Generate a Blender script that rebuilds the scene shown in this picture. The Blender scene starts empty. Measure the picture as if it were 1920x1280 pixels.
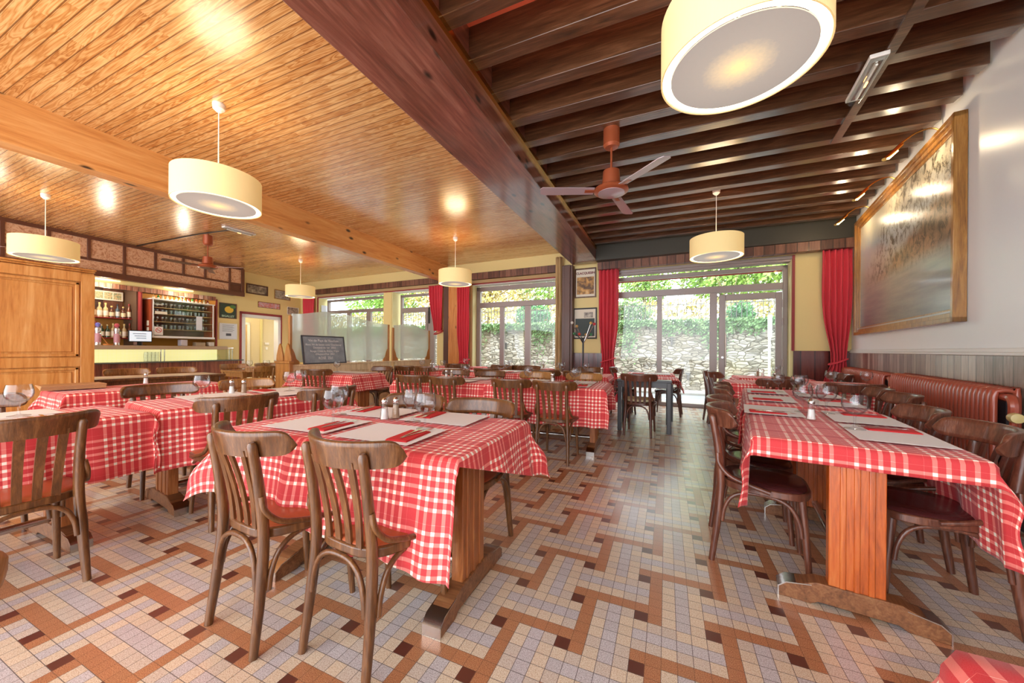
import bpy, bmesh, math, random
from math import sin, cos, pi, radians, hypot, atan2, sqrt
from mathutils import Vector, Matrix
random.seed(7)
COL = bpy.context.scene.collection
SC = bpy.context.scene
T = 0.056                      # floor tile pitch
CAMH = 1.1718

# ---------------------------------------------------------------- node helper
class V:
    """wraps a node socket, so that materials read as arithmetic"""
    def __init__(s, g, o): s.g = g; s.o = o
    def _m(s, op, b=None, c=None): return s.g.math(op, s, b, c)
    def __add__(s, b): return s._m('ADD', b)
    def __radd__(s, b): return s._m('ADD', b)
    def __sub__(s, b): return s._m('SUBTRACT', b)
    def __rsub__(s, b): return s.g.math('SUBTRACT', b, s)
    def __mul__(s, b): return s._m('MULTIPLY', b)
    def __rmul__(s, b): return s._m('MULTIPLY', b)
    def __truediv__(s, b): return s._m('DIVIDE', b)
    def floor(s): return s._m('FLOOR')
    def fract(s): return s._m('FRACT')
    def absv(s): return s._m('ABSOLUTE')
    def lt(s, b): return s._m('LESS_THAN', b)
    def gt(s, b): return s._m('GREATER_THAN', b)
    def mx(s, b): return s._m('MAXIMUM', b)
    def mn(s, b): return s._m('MINIMUM', b)
    def fmod(s, m): return (s / m).fract() * m
    def eq(s, v): return (s - v).absv().lt(0.5)
class G:
    def __init__(s, name, rough=0.5, metal=0.0, color=(.8, .8, .8), spec=0.5, coat=0.0):
        s.mat = bpy.data.materials.new(name); s.mat.use_nodes = True
        s.nt = s.mat.node_tree; s.N = s.nt.nodes; s.L = s.nt.links
        s.b = s.N['Principled BSDF']
        s.b.inputs['Roughness'].default_value = rough
        s.b.inputs['Metallic'].default_value = metal
        s.b.inputs['Base Color'].default_value = (*color, 1)
        s.b.inputs['Specular IOR Level'].default_value = spec
        s.b.inputs['Coat Weight'].default_value = coat
        s.b.inputs['Coat Roughness'].default_value = 0.12
    def set(s, sock, v):
        if isinstance(v, V): s.L.new(v.o, sock)
        elif isinstance(v, (tuple, list)):
            n = len(sock.default_value); sock.default_value = tuple(v)[:n] if len(v) >= n else (*v, 1)
        elif v is not None: sock.default_value = v
    def math(s, op, a, b=None, c=None):
        n = s.N.new('ShaderNodeMath'); n.operation = op
        s.set(n.inputs[0], a); s.set(n.inputs[1], b)
        if c is not None: s.set(n.inputs[2], c)
        return V(s, n.outputs[0])
    def coord(s, kind='Object'):
        n = s.N.new('ShaderNodeTexCoord'); return V(s, n.outputs[kind])
    def pos(s): return V(s, s.N.new('ShaderNodeNewGeometry').outputs['Position'])
    def xyz(s, v):
        n = s.N.new('ShaderNodeSeparateXYZ'); s.set(n.inputs[0], v)
        return [V(s, o) for o in n.outputs]
    def comb(s, x=0., y=0., z=0.):
        n = s.N.new('ShaderNodeCombineXYZ')
        for i, q in enumerate((x, y, z)): s.set(n.inputs[i], q)
        return V(s, n.outputs[0])
    def scale(s, v, sc):
        x, y, z = s.xyz(v); return s.comb(x * sc[0], y * sc[1], z * sc[2])
    def noise(s, v, sc=5., det=3., ro=.55, dist=0.):
        n = s.N.new('ShaderNodeTexNoise'); s.set(n.inputs['Vector'], v)
        n.inputs['Scale'].default_value = sc; n.inputs['Detail'].default_value = det
        n.inputs['Roughness'].default_value = ro; n.inputs['Distortion'].default_value = dist
        return V(s, n.outputs['Fac'])
    def white(s, v):
        n = s.N.new('ShaderNodeTexWhiteNoise'); n.noise_dimensions = '3D'; s.set(n.inputs['Vector'], v)
        return V(s, n.outputs['Value'])
    def voro(s, v, sc=5., feat='F1', out='Distance', rnd=1.):
        n = s.N.new('ShaderNodeTexVoronoi'); s.set(n.inputs['Vector'], v); n.feature = feat
        n.inputs['Scale'].default_value = sc; n.inputs['Randomness'].default_value = rnd
        return V(s, n.outputs[out])
    def ramp(s, f, stops):
        n = s.N.new('ShaderNodeValToRGB'); s.set(n.inputs[0], f); e = n.color_ramp.elements
        while len(e) < len(stops): e.new(.5)
        for k, (p, c) in enumerate(stops):
            e[k].position = p; e[k].color = (*c, 1) if len(c) == 3 else c
        return V(s, n.outputs[0])
    def mix(s, f, a, b, mode='MIX'):
        n = s.N.new('ShaderNodeMix'); n.data_type = 'RGBA'; n.blend_type = mode
        s.set(n.inputs[0], f); s.set(n.inputs[6], a); s.set(n.inputs[7], b)
        return V(s, n.outputs[2])
    def bump(s, h, st=.3, d=.01):
        n = s.N.new('ShaderNodeBump'); n.inputs['Strength'].default_value = st
        n.inputs['Distance'].default_value = d; s.set(n.inputs['Height'], h)
        s.L.new(n.outputs[0], s.b.inputs['Normal'])
    def col(s, v): s.set(s.b.inputs['Base Color'], v)
    def rough(s, v): s.set(s.b.inputs['Roughness'], v)

def lin(r, g, b):
    f = lambda c: (c / 255 / 12.92) if c / 255 <= .04045 else ((c / 255 + .055) / 1.055) ** 2.4
    return (f(r), f(g), f(b))
def flat(name, rgb, rough=.5, metal=0., bumpn=0., spec=.5, coat=0.):
    g = G(name, rough, metal, lin(*rgb), spec, coat)
    if bumpn:
        n = g.noise(g.coord(), 60, 3); g.bump(n, bumpn, .004)
    return g.mat
def emis(name, rgb, st):
    g = G(name, .6, 0, lin(*rgb)); g.set(g.b.inputs['Emission Color'], lin(*rgb)); g.b.inputs['Emission Strength'].default_value = st
    return g.mat
def wood(name, c0, c1, c2, axis='z', sc=1., rough=.35, coat=.15, plank=0., pax='x', knots=False, gl=.25):
    """grain runs along axis; optional planks of width plank stacked along pax"""
    g = G(name, rough, 0, (1, 1, 1), .5, coat)
    p = g.coord(); x, y, z = g.xyz(p)
    q = dict(x=x, y=y, z=z)
    if plank:
        a = q[pax]; idx = (a / plank).floor(); fr = (a / plank).fract()
        rnd = g.white(g.comb(idx, 3.1, 7.7))
        off = rnd * 9.
    else:
        off = 0.
    k = {'x': (1.2, 14, 14), 'y': (14, 1.2, 14), 'z': (14, 14, 1.2)}[axis]
    v = g.comb(x * (k[0] * sc) + off, y * (k[1] * sc) + off, z * (k[2] * sc) + off)
    n1 = g.noise(v, 1.6, 6, .6, 1.2)
    n2 = g.noise(v, 7., 4, .6, .4)
    f = n1 * .75 + n2 * .35 - .05
    if plank: f = f + (rnd - .5) * .3
    c = g.ramp(f, [(.28, lin(*c0)), (.5, lin(*c1)), (.72, lin(*c2))])
    if knots:
        kk = dict(y=(3.4, 1.7, 3.4), z=(3.4, 3.4, 1.7), x=(1.7, 3.4, 3.4))[axis]
        kv = g.voro(g.comb(x * kk[0], y * kk[1], z * kk[2]), 1.5)
        c = g.mix(((kv * -1 + .17) * 11.).mx(0.).mn(1.), c, lin(*[int(w * .35) for w in c0]))
        # clamp of factor is on by default
    h = n2
    if plank:
        gr = fr.lt(.05).mx(fr.gt(.95))
        c = g.mix(gr * .75, c, lin(*[int(w * .3) for w in c0]))
        h = n2 * .2 - gr * 1.
    g.col(c); g.bump(h, gl, .004)
    return g.mat

# ---------------------------------------------------------------- mesh helper
class MB:
    def __init__(s): s.bm = bmesh.new(); s.uv = None
    def box(s, x0, x1, y0, y1, z0, z1, M=None):
        vs = [s.bm.verts.new((x, y, z)) for x in (x0, x1) for y in (y0, y1) for z in (z0, z1)]
        if M is not None:
            for v in vs: v.co = M @ v.co
        for f in ((0, 1, 3, 2), (4, 6, 7, 5), (0, 4, 5, 1), (2, 3, 7, 6), (0, 2, 6, 4), (1, 5, 7, 3)):
            s.bm.faces.new([vs[i] for i in f])
        return s
    def fbox(s, fr, a0, a1, o0, o1, z0, z1):
        """box in a wall frame: a along the wall, o out into the room"""
        P = [fr(a, z, o) for a in (a0, a1) for o in (o0, o1) for z in (z0, z1)]
        vs = [s.bm.verts.new(p) for p in P]
        for f in ((0, 1, 3, 2), (4, 6, 7, 5), (0, 4, 5, 1), (2, 3, 7, 6), (0, 2, 6, 4), (1, 5, 7, 3)):
            s.bm.faces.new([vs[i] for i in f])
        return s
    def ring(s, pts): return [s.bm.verts.new(p) for p in pts]
    def bridge(s, a, b, close=True):
        n = len(a)
        for i in range(n if close else n - 1):
            j = (i + 1) % n
            s.bm.faces.new((a[i], a[j], b[j], b[i]))
    def cap(s, r):
        try: s.bm.faces.new(r)
        except ValueError: pass
    def lathe(s, prof, seg=24, c=(0, 0, 0), M=None, closed_bottom=False):
        rings = []
        for r, z in prof:
            pts = []
            for k in range(seg):
                a = 2 * pi * k / seg
                p = Vector((c[0] + r * cos(a), c[1] + r * sin(a), c[2] + z))
                pts.append(M @ p if M is not None else p)
            if r < 1e-5: rings.append([s.bm.verts.new(pts[0])])
            else: rings.append(s.ring(pts))
        for a, b in zip(rings, rings[1:]):
            if len(a) == 1 and len(b) > 1:
                for k in range(seg): s.bm.faces.new((a[0], b[k], b[(k + 1) % seg]))
            elif len(b) == 1 and len(a) > 1:
                for k in range(seg): s.bm.faces.new((a[k], b[0], a[(k + 1) % seg]))
            elif len(a) > 1: s.bridge(a, b)
        return s
    def tube(s, pts, rad, seg=8, closed=False, flat=1.):
        """round tube through pts; rad number or list"""
        pts = [Vector(p) for p in pts]; n = len(pts)
        if not hasattr(rad, '__len__'): rad = [rad] * n
        prev = None; rings = []
        for i, p in enumerate(pts):
            d = (pts[min(i + 1, n - 1)] - pts[max(i - 1, 0)]).normalized()
            if prev is None:
                a = Vector((0, 0, 1)) if abs(d.z) < .9 else Vector((0, 1, 0))
                u = d.cross(a).normalized()
            else: u = (prev - d * prev.dot(d)).normalized()
            prev = u; w = d.cross(u)
            rings.append(s.ring([p + (u * cos(2 * pi * k / seg) * flat + w * sin(2 * pi * k / seg)) * rad[i] for k in range(seg)]))
        for a, b in zip(rings, rings[1:]): s.bridge(a, b)
        s.cap(rings[0]); s.cap(rings[-1])
        return s
    def prism(s, outline, h0, h1, fn=lambda x, y, h: (x, y, h)):
        a = s.ring([fn(x, y, h0) for x, y in outline]); b = s.ring([fn(x, y, h1) for x, y in outline])
        s.bridge(a, b); s.cap(a); s.cap(b); return s
    def quad(s, a, b, c, d):
        s.bm.faces.new([s.bm.verts.new(p) for p in (a, b, c, d)]); return s
    def build(s, name, mat, parent=None, smooth=35, bevel=0.):
        bm = s.bm; bmesh.ops.recalc_face_normals(bm, faces=bm.faces)
        me = bpy.data.meshes.new(name); bm.to_mesh(me); bm.free()
        me.materials.append(mat)
        if smooth:
            for p in me.polygons: p.use_smooth = True
            me.set_sharp_from_angle(angle=radians(smooth))
        o = bpy.data.objects.new(name, me); COL.objects.link(o)
        if parent: o.parent = parent
        if bevel:
            m = o.modifiers.new('bevel', 'BEVEL'); m.width = bevel; m.segments = 2; m.limit_method = 'ANGLE'; m.angle_limit = radians(40)
        return o

def smoothpath(pts, n=6):
    """Catmull-Rom through pts"""
    P = [Vector(p) for p in pts]; P = [P[0] * 2 - P[1]] + P + [P[-1] * 2 - P[-2]]; out = []
    for i in range(1, len(P) - 2):
        for k in range(n):
            t = k / n
            out.append(.5 * ((2 * P[i]) + (P[i + 1] - P[i - 1]) * t + (2 * P[i - 1] - 5 * P[i] + 4 * P[i + 1] - P[i + 2]) * t * t + (3 * P[i] - P[i - 1] - 3 * P[i + 1] + P[i + 2]) * t ** 3))
    out.append(P[-2]); return out

def tag(o, label=None, cat=None, group=None, kind=None):
    if label: o['label'] = label
    if cat: o['category'] = cat
    if group: o['group'] = group
    if kind: o['kind'] = kind
    return o
def empty(name, loc=(0, 0, 0), rz=0., label=None, cat=None, group=None, kind=None):
    o = bpy.data.objects.new(name, None); COL.objects.link(o); o.location = loc; o.rotation_euler = (0, 0, rz)
    o.empty_display_size = .1
    return tag(o, label, cat, group, kind)
def dup(src, loc=None, rz=None, label=None, group=None, parent=None):
    c = src.copy(); COL.objects.link(c)
    if parent is not None: c.parent = parent
    if loc is not None: c.location = loc
    if rz is not None: c.rotation_euler = (0, 0, rz)
    if label: c['label'] = label
    if group: c['group'] = group
    for ch in list(src.children):
        dup(ch, parent=c)
    return c
def text(name, s, size, mat, parent, loc, rot, ext=.0005, align='CENTER', bold=0.):
    cu = bpy.data.curves.new(name, 'FONT'); cu.offset = bold; cu.body = s; cu.size = size; cu.extrude = ext
    cu.align_x = align; cu.align_y = 'CENTER'; cu.materials.append(mat)
    t = bpy.data.objects.new(name, cu); COL.objects.link(t)
    dg = bpy.context.evaluated_depsgraph_get(); me = bpy.data.meshes.new_from_object(t.evaluated_get(dg))
    bpy.data.objects.remove(t); bpy.data.curves.remove(cu)
    me.materials.clear(); me.materials.append(mat)
    o = bpy.data.objects.new(name, me); COL.objects.link(o); o.parent = parent; o.location = loc; o.rotation_euler = rot
    return o

# ---------------------------------------------------------------- wall frames
TH = radians(2.5)
WO = Vector((.5, 8.0)); WU = Vector((cos(TH), -sin(TH))); WN = Vector((-sin(TH), -cos(TH)))   # window wall, normal into the room
def WW(a, z, o=0.):
    p = WO + WU * a + WN * o; return (p.x, p.y, z)
RA = radians(9.3)
RO_ = Vector((2.9, 7.9)); RU = Vector((-sin(RA), -cos(RA))); RN = Vector((-cos(RA), sin(RA)))   # right wall, a runs towards the camera
def RW(a, z, o=0.):
    p = RO_ + RU * a + RN * o; return (p.x, p.y, z)
LO = Vector((-11.45, 5.5)); LU = Vector((-.0961, .99537)); LN = Vector((.99537, .0961))       # left wall
def LW(a, z, o=0.):
    p = LO + LU * a + LN * o; return (p.x, p.y, z)
RZ_W = atan2(WU.y, WU.x); RZ_R = atan2(RU.y, RU.x); RZ_L = atan2(LU.y, LU.x)

# ---------------------------------------------------------------- materials
def late():
    M['joist'].node_tree.nodes['Principled BSDF'].inputs['Coat Roughness'].default_value = .22
def tile_floor():
    g = G('terrazzo_tiles', .3, 0, (1, 1, 1), .8, .9); g.b.inputs['Coat Roughness'].default_value = .27; g.b.inputs['Coat IOR'].default_value = 1.85
    x, y, z = g.xyz(g.pos())
    c = x / T + 7.20963; r = y / -T + 30.4301
    i = c.floor(); j = r.floor(); fx = c.fract(); fy = r.fract()
    k = (j / 5.).floor(); jj = j - k * 5.; ii = (i + k * 5. + 1000.5).fmod(10.).floor()
    def in_(v, vals):
        o = v.eq(vals[0])
        for w in vals[1:]: o = o.mx(v.eq(w))
        return o
    brown = ii.eq(1).mx(ii.eq(6) * jj.eq(0)).mx(jj.eq(4) * in_(ii, [5, 6, 7, 8, 9, 0, 1]))
    dark = jj.eq(0) * in_(ii, [0, 5])
    grey = ii.eq(3).mx(ii.eq(8) * jj.eq(0)).mx(jj.eq(2) * in_(ii, [5, 6, 7, 8, 9, 0]))
    rnd = g.white(g.comb(i, j, 1.5))
    sp = g.noise(g.comb(x, y, 0.), 330, 2, .7)
    sp2 = g.noise(g.comb(x, y, 3.), 150, 2, .7)
    cream = g.ramp(sp * .75 + sp2 * .25, [(.38, lin(190, 154, 112)), (.5, lin(240, 222, 192)), (.6, lin(252, 242, 224))])
    gry = g.ramp(sp * .75 + sp2 * .25, [(.38, lin(150, 142, 140)), (.5, lin(216, 210, 210)), (.6, lin(242, 240, 242))])
    brn = g.ramp(sp, [(.38, lin(150, 84, 48)), (.5, lin(196, 132, 90)), (.62, lin(222, 168, 124))])
    lgt = g.mix(rnd.gt(.72) * .35, cream, gry)
    col = g.mix(grey, lgt, gry); col = g.mix(brown, col, brn); col = g.mix(dark, col, lin(102, 52, 42))
    col = g.mix(rnd * .12, col, lin(120, 90, 60))
    lw = .035
    line = fx.lt(lw).mx(fx.gt(1 - lw * .2)).mx(fy.lt(lw)).mx(fy.gt(1 - lw * .2))
    line_f = line - line * (brown.mx(dark)) * .5
    col = g.mix(line_f * .85, col, lin(70, 58, 52))
    g.col(col)
    und = g.noise(g.comb(i, j, 0.), 1.7, 2)
    g.rough(g.noise(g.comb(x, y, 0.), 6, 4) * .16 + .24 + line * .3)
    g.bump(line * -.6 + sp * .06 + g.noise(g.comb(x, y, 0.), 25, 2) * .25, .22, .003)
    return g.mat
def pine_ceiling():
    g = G('varnished_pine_boards', .25, 0, (1, 1, 1), .5, .8); g.b.inputs['Coat Roughness'].default_value = .22
    x, y, z = g.xyz(g.pos()); W = .070
    n = (y / W).floor(); f = (y / W).fract(); rn = g.white(g.comb(n, 1., 2.))
    seg = ((x + rn * 7.) / 1.3).floor(); r2 = g.white(g.comb(n, seg, 5.))
    v = g.comb(x * 1.3 + r2 * 40., y * 17. + r2 * 17., r2 * 9.)
    a = g.noise(v, 1.1, 2.5, .5, .9)
    rings = (a * 7.).fract(); rings = (rings - .5).absv() * 2.
    fine = g.noise(g.comb(x * 6., y * 160., r2), 1., 3)
    f1 = rings * .42 + fine * .38 + r2 * .22
    c = g.ramp(f1, [(.15, lin(166, 100, 46)), (.42, lin(206, 148, 84)), (.8, lin(236, 192, 130))])
    gr = f.lt(.055).mx(f.gt(.945)); gr2 = (f - .12).absv().lt(.02)
    c = g.mix(gr.mx(gr2 * .5) * .8, c, lin(96, 48, 14))
    g.col(c); g.rough(fine * .12 + .16)
    g.bump(gr * -1. + gr2 * -.4 + rings * .06 + g.noise(g.comb(x, y, 0.), 5., 2) * .3, .32, .006)
    return g.mat
def plaid():
    g = G('red_white_plaid_cotton', .75, 0, (1, 1, 1), .3, 0.)
    u, v, w = g.xyz(g.coord('UV'))
    def m(t):
        a = (t + 50.).fmod(.232); return a.lt(.188) * (a.fmod(.0375).lt(.0145))
    f = (m(u) + m(v)) * .5
    c = g.ramp(f, [(0., lin(206, 8, 30)), (.5, lin(238, 118, 108)), (1., lin(255, 248, 230))])
    wv = g.noise(g.comb(u, v, 0.), 700, 1)
    g.col(g.mix(wv * .10, c, lin(255, 245, 235)))
    g.b.inputs['Sheen Weight'].default_value = .15; g.b.inputs['Sheen Roughness'].default_value = .4
    g.bump(g.noise(g.comb(u, v, 0.), 9, 3) + wv * .05, .35, .012)
    return g.mat
def glassy(name, tint=(1, 1, 1), gl=.5, rough=.02, base=0.06, mxr=.6, pw=2.2, edge=None):
    m = bpy.data.materials.new(name); m.use_nodes = True; nt = m.node_tree; nt.nodes.clear()
    o = nt.nodes.new('ShaderNodeOutputMaterial'); t = nt.nodes.new('ShaderNodeBsdfTransparent'); t.inputs[0].default_value = (*tint, 1)
    s = nt.nodes.new('ShaderNodeBsdfGlossy'); s.inputs['Roughness'].default_value = rough
    lw = nt.nodes.new('ShaderNodeLayerWeight'); lw.inputs[0].default_value = gl
    mp = nt.nodes.new('ShaderNodeMapRange'); mp.inputs[3].default_value = base; mp.inputs[4].default_value = mxr
    mx = nt.nodes.new('ShaderNodeMixShader')
    pwn = nt.nodes.new('ShaderNodeMath'); pwn.operation = 'POWER'; pwn.inputs[1].default_value = pw
    nt.links.new(lw.outputs['Facing'], pwn.inputs[0]); nt.links.new(pwn.outputs[0], mp.inputs[0])
    if edge:
        rp = nt.nodes.new('ShaderNodeValToRGB'); rp.color_ramp.elements[0].color = (*tint, 1); rp.color_ramp.elements[1].color = (*edge, 1); rp.color_ramp.elements[0].position = .45
        nt.links.new(lw.outputs['Facing'], rp.inputs[0]); nt.links.new(rp.outputs[0], t.inputs[0])
    nt.links.new(mp.outputs[0], mx.inputs[0])
    nt.links.new(t.outputs[0], mx.inputs[1]); nt.links.new(s.outputs[0], mx.inputs[2]); nt.links.new(mx.outputs[0], o.inputs[0])
    return m
def frosted():
    m = bpy.data.materials.new('frosted_etched_glass'); m.use_nodes = True; nt = m.node_tree; nt.nodes.clear()
    o = nt.nodes.new('ShaderNodeOutputMaterial'); t = nt.nodes.new('ShaderNodeBsdfTransparent'); t.inputs[0].default_value = (.88, .97, .95, 1)
    d = nt.nodes.new('ShaderNodeBsdfTranslucent'); d.inputs[0].default_value = (.93, 1.0, .98, 1)
    e = nt.nodes.new('ShaderNodeBsdfDiffuse'); e.inputs[0].default_value = (.84, .98, .96, 1)
    gl = nt.nodes.new('ShaderNodeBsdfGlossy'); gl.inputs['Roughness'].default_value = .06
    a = nt.nodes.new('ShaderNodeMixShader'); a.inputs[0].default_value = .5
    b = nt.nodes.new('ShaderNodeMixShader'); b.inputs[0].default_value = .52
    c = nt.nodes.new('ShaderNodeMixShader'); c.inputs[0].default_value = .12
    L = nt.links.new
    L(d.outputs[0], a.inputs[1]); L(e.outputs[0], a.inputs[2]); L(a.outputs[0], b.inputs[1]); L(t.outputs[0], b.inputs[2])
    L(b.outputs[0], c.inputs[1]); L(gl.outputs[0], c.inputs[2]); L(c.outputs[0], o.inputs[0])
    return m
M = {}
M['floor'] = tile_floor(); M['pine'] = pine_ceiling(); M['plaid'] = plaid()
M['chair'] = wood('dark_bentwood', (66, 38, 16), (104, 64, 32), (140, 94, 52), 'z', 1.6, .28, .25)
M['chair2'] = wood('reddish_bentwood', (66, 34, 24), (102, 58, 42), (140, 88, 64), 'z', 1.6, .28, .25)
M['chairlight'] = wood('light_brown_bentwood', (116, 76, 34), (164, 114, 58), (196, 148, 86), 'z', 1.6, .35, .3)
M['seat_tan'] = flat('terracotta_seat', (176, 86, 48), .4, coat=.2)
M['seat_brown'] = flat('dark_vinyl_seat', (74, 34, 34), .25, coat=.3)
M['seat_cream'] = flat('cream_cushion', (216, 208, 168), .8)
M['trestle'] = wood('oak_trestle', (118, 62, 26), (168, 98, 48), (196, 132, 76), 'z', 1.1, .4, .2)
M['trestle2'] = wood('orange_trestle', (138, 58, 14), (196, 94, 32), (214, 126, 62), 'z', 1.1, .35, .3)
M['footwood'] = wood('worn_foot_wood', (84, 48, 24), (132, 84, 50), (160, 112, 72), 'x', 1.2, .45, .1)
M['darktable'] = flat('dark_grey_wood', (52, 44, 46), .35, coat=.2)
M['steel'] = flat('brushed_steel', (196, 190, 184), .25, 1.)
M['chrome'] = flat('chrome', (226, 226, 226), .1, 1.)
M['brass'] = flat('brass', (206, 160, 84), .25, 1.)
M['gilt'] = wood('gilt_frame', (110, 66, 16), (160, 108, 42), (190, 142, 74), 'z', 1., .28, .4)
M['silverframe'] = flat('silvered_frame_edge', (178, 178, 182), .3, .4)
M['glass'] = glassy('clear_drinking_glass', (.96, .965, .975), .5, .05, .035, .50, 2.4, (.50, .52, .56))
M['glassware'] = glassy('cabinet_glassware', (.80, .83, .85), .5, .15, .30, .9, 1.)
M['pane'] = glassy('window_glass', (.97, .99, .985), .2, .01, .03)
M['caseglass'] = glassy('display_case_glass', (.96, .985, .97), .12, .03, .025, .22)
M['frost'] = frosted()
M['paper'] = None
g = G('embossed_paper_placemat', .7, 0, lin(236, 232, 228)); x, y, z = g.xyz(g.coord())
dots = ((x / .008).fract() - .5).absv().lt(.22) * ((y / .008).fract() - .5).absv().lt(.22)
g.col(g.mix(dots * .3, lin(240, 237, 234), lin(196, 194, 196))); M['paper'] = g.mat
M['napkin'] = flat('red_paper_napkin', (204, 40, 44), .8)
M['shade'] = None
def shade():
    g = G('cream_fabric_shade', .8, 0, lin(246, 226, 176))
    g.set(g.b.inputs['Emission Color'], lin(255, 214, 136)); g.b.inputs['Emission Strength'].default_value = .22
    n = g.noise(g.scale(g.coord(), (90, 90, 4)), 3, 2); g.col(g.mix(n * .3, lin(246, 224, 166), lin(216, 188, 124)))
    return g.mat
M['shade'] = shade()
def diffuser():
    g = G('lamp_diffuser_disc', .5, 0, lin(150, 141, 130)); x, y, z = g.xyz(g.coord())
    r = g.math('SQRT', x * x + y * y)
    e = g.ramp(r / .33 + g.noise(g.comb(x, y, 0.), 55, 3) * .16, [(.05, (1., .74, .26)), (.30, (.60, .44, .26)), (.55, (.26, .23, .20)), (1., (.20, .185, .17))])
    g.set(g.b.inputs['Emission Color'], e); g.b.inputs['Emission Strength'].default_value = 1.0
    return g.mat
M['diffuser'] = diffuser()
M['glow'] = emis('glowing_lamp_rim', (255, 246, 222), 2.2)
M['bulb'] = emis('lit_halogen_tube', (255, 214, 140), 14.)
M['white'] = flat('white_plastic', (240, 236, 230), .4)
M['yellow'] = flat('ochre_yellow_wall_paint', (238, 216, 150), .7, bumpn=.08)
M['yellow2'] = flat('cream_yellow_reveal_paint', (226, 216, 158), .7)
M['offwhite'] = flat('satin_off_white_wall_paint', (244, 247, 248), .32, bumpn=.10)
M['redtrim'] = flat('dark_red_trim_paint', (150, 52, 52), .5)
M['whitetrim'] = flat('white_gloss_trim_paint', (238, 238, 234), .35)
M['salmon'] = flat('salmon_painted_ceiling', (232, 112, 84), .6)
M['bigbeam'] = wood('stained_redwood_beam', (66, 34, 28), (120, 70, 56), (156, 106, 90), 'y', .45, .28, .8, knots=True)
M['joist'] = wood('dark_walnut_joist', (40, 24, 14), (82, 52, 32), (122, 84, 58), 'x', .8, .3, 1.)
M['pinebeam'] = wood('light_pine_beam', (188, 112, 48), (218, 152, 84), (232, 176, 112), 'y', .45, .4, .15, knots=True)
M['pinepost'] = wood('light_pine_post', (176, 98, 38), (206, 132, 64), (222, 158, 92), 'z', .5, .4, .15, knots=True)
M['brownpost'] = flat('brown_painted_casing', (92, 58, 46), .45, coat=.1)
M['armoire'] = wood('honey_oak_armoire', (168, 98, 36), (206, 142, 72), (226, 172, 106), 'z', .55, .35, .3)
M['partition'] = wood('aged_oak_partition', (196, 164, 116), (230, 204, 160), (246, 226, 190), 'z', .7, .45, .1)
M['partition_dark'] = wood('amber_oak_partition_end', (138, 84, 30), (176, 116, 50), (198, 144, 78), 'z', .7, .4, .2)
M['wains_r'] = wood('brushed_wood_wainscot', (104, 84, 74), (158, 136, 122), (198, 182, 168), 'z', .9, .28, .5, plank=.115, pax='y', gl=.5)
M['wains_w'] = wood('red_brown_wainscot', (70, 28, 24), (98, 42, 36), (118, 60, 50), 'z', .8, .3, .4, plank=.20, pax='x', gl=.5)
M['valance'] = wood('rough_plank_valance', (78, 46, 34), (114, 72, 54), (146, 100, 78), 'z', .8, .5, .1, plank=.16, pax='x', gl=.5)
M['darkgreen'] = flat('dark_beam_stain', (62, 58, 48), .5)
M['frame_grey'] = flat('taupe_grey_aluminium', (154, 142, 138), .35, .2)
M['radiator'] = flat('oxide_red_radiator_paint', (168, 80, 58), .28, coat=.4)
M['curtain'] = None
g = G('red_curtain_cloth', .75, 0, lin(216, 58, 72)); g.b.inputs['Sheen Weight'].default_value = .1
g.bump(g.noise(g.coord(), 180, 2), .15, .003); M['curtain'] = g.mat
M['curtain2'] = flat('beige_curtain_cloth', (188, 158, 112), .8)
M['fan'] = flat('copper_brown_enamel', (168, 86, 52), .35, .3, coat=.2)
M['fanblade'] = flat('mauve_brown_fan_blade', (190, 168, 172), .25, .3)
M['black'] = flat('black_plastic', (26, 24, 26), .35)
M['slate'] = None
g = G('chalkboard_slate', .6, 0, (1, 1, 1)); g.col(g.ramp(g.noise(g.coord(), 6, 4), [(.3, lin(124, 136, 144)), (.7, lin(158, 168, 176))])); M['slate'] = g.mat
M['chalk'] = flat('white_chalk', (236, 238, 236), .9)
M['reeded'] = wood('reeded_mahogany', (90, 38, 24), (136, 66, 44), (166, 92, 66), 'z', .8, .35, .3, plank=.03, pax='y', gl=.9)
M['marble'] = flat('dark_bar_ledge', (92, 92, 88), .2)
M['bartop'] = flat('beige_laminate', (186, 160, 130), .35)
def litt():
    g = G('backlit_yellow_tiles', .4, 0, lin(232, 226, 158)); x, y, z = g.xyz(g.coord())
    l = (y / .07).fract().lt(.06).mx((z / .07).fract().lt(.06))
    c = g.mix(l * .5, lin(255, 244, 176), lin(206, 190, 120)); g.col(c)
    g.set(g.b.inputs['Emission Color'], c); g.b.inputs['Emission Strength'].default_value = .55
    return g.mat
M['litt'] = litt()
def marbled():
    g = G('marbled_cork_panel', .6, 0, (1, 1, 1)); n = g.noise(g.coord(), 9, 5, .65, 2.5)
    g.col(g.ramp(n, [(.3, lin(168, 106, 72)), (.46, lin(206, 150, 112)), (.55, lin(230, 188, 152)), (.7, lin(186, 126, 90))])); return g.mat
M['marbled'] = marbled()
M['fasciatrim'] = flat('brown_fascia_trim', (104, 62, 44), .4, coat=.1)
M['shelfwood'] = wood('shelf_wood', (126, 70, 30), (168, 104, 56), (190, 132, 84), 'y', .8, .4, .2)
M['cabinet'] = wood('red_brown_cabinet', (120, 46, 22), (152, 66, 36), (170, 88, 54), 'z', .6, .35, .3)
M['redshelf'] = flat('red_shelf_edge', (150, 40, 46), .4)
M['niche'] = flat('ochre_niche_back', (196, 138, 62), .7)
M['dkniche'] = flat('dark_brown_panel', (92, 66, 48), .6)  # flat dark brown for the niche top and divider
M['screen'] = emis('lit_monitor_screen', (216, 230, 242), .45)
M['metalsign'] = flat('galvanised_post', (214, 214, 214), .4)
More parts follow.
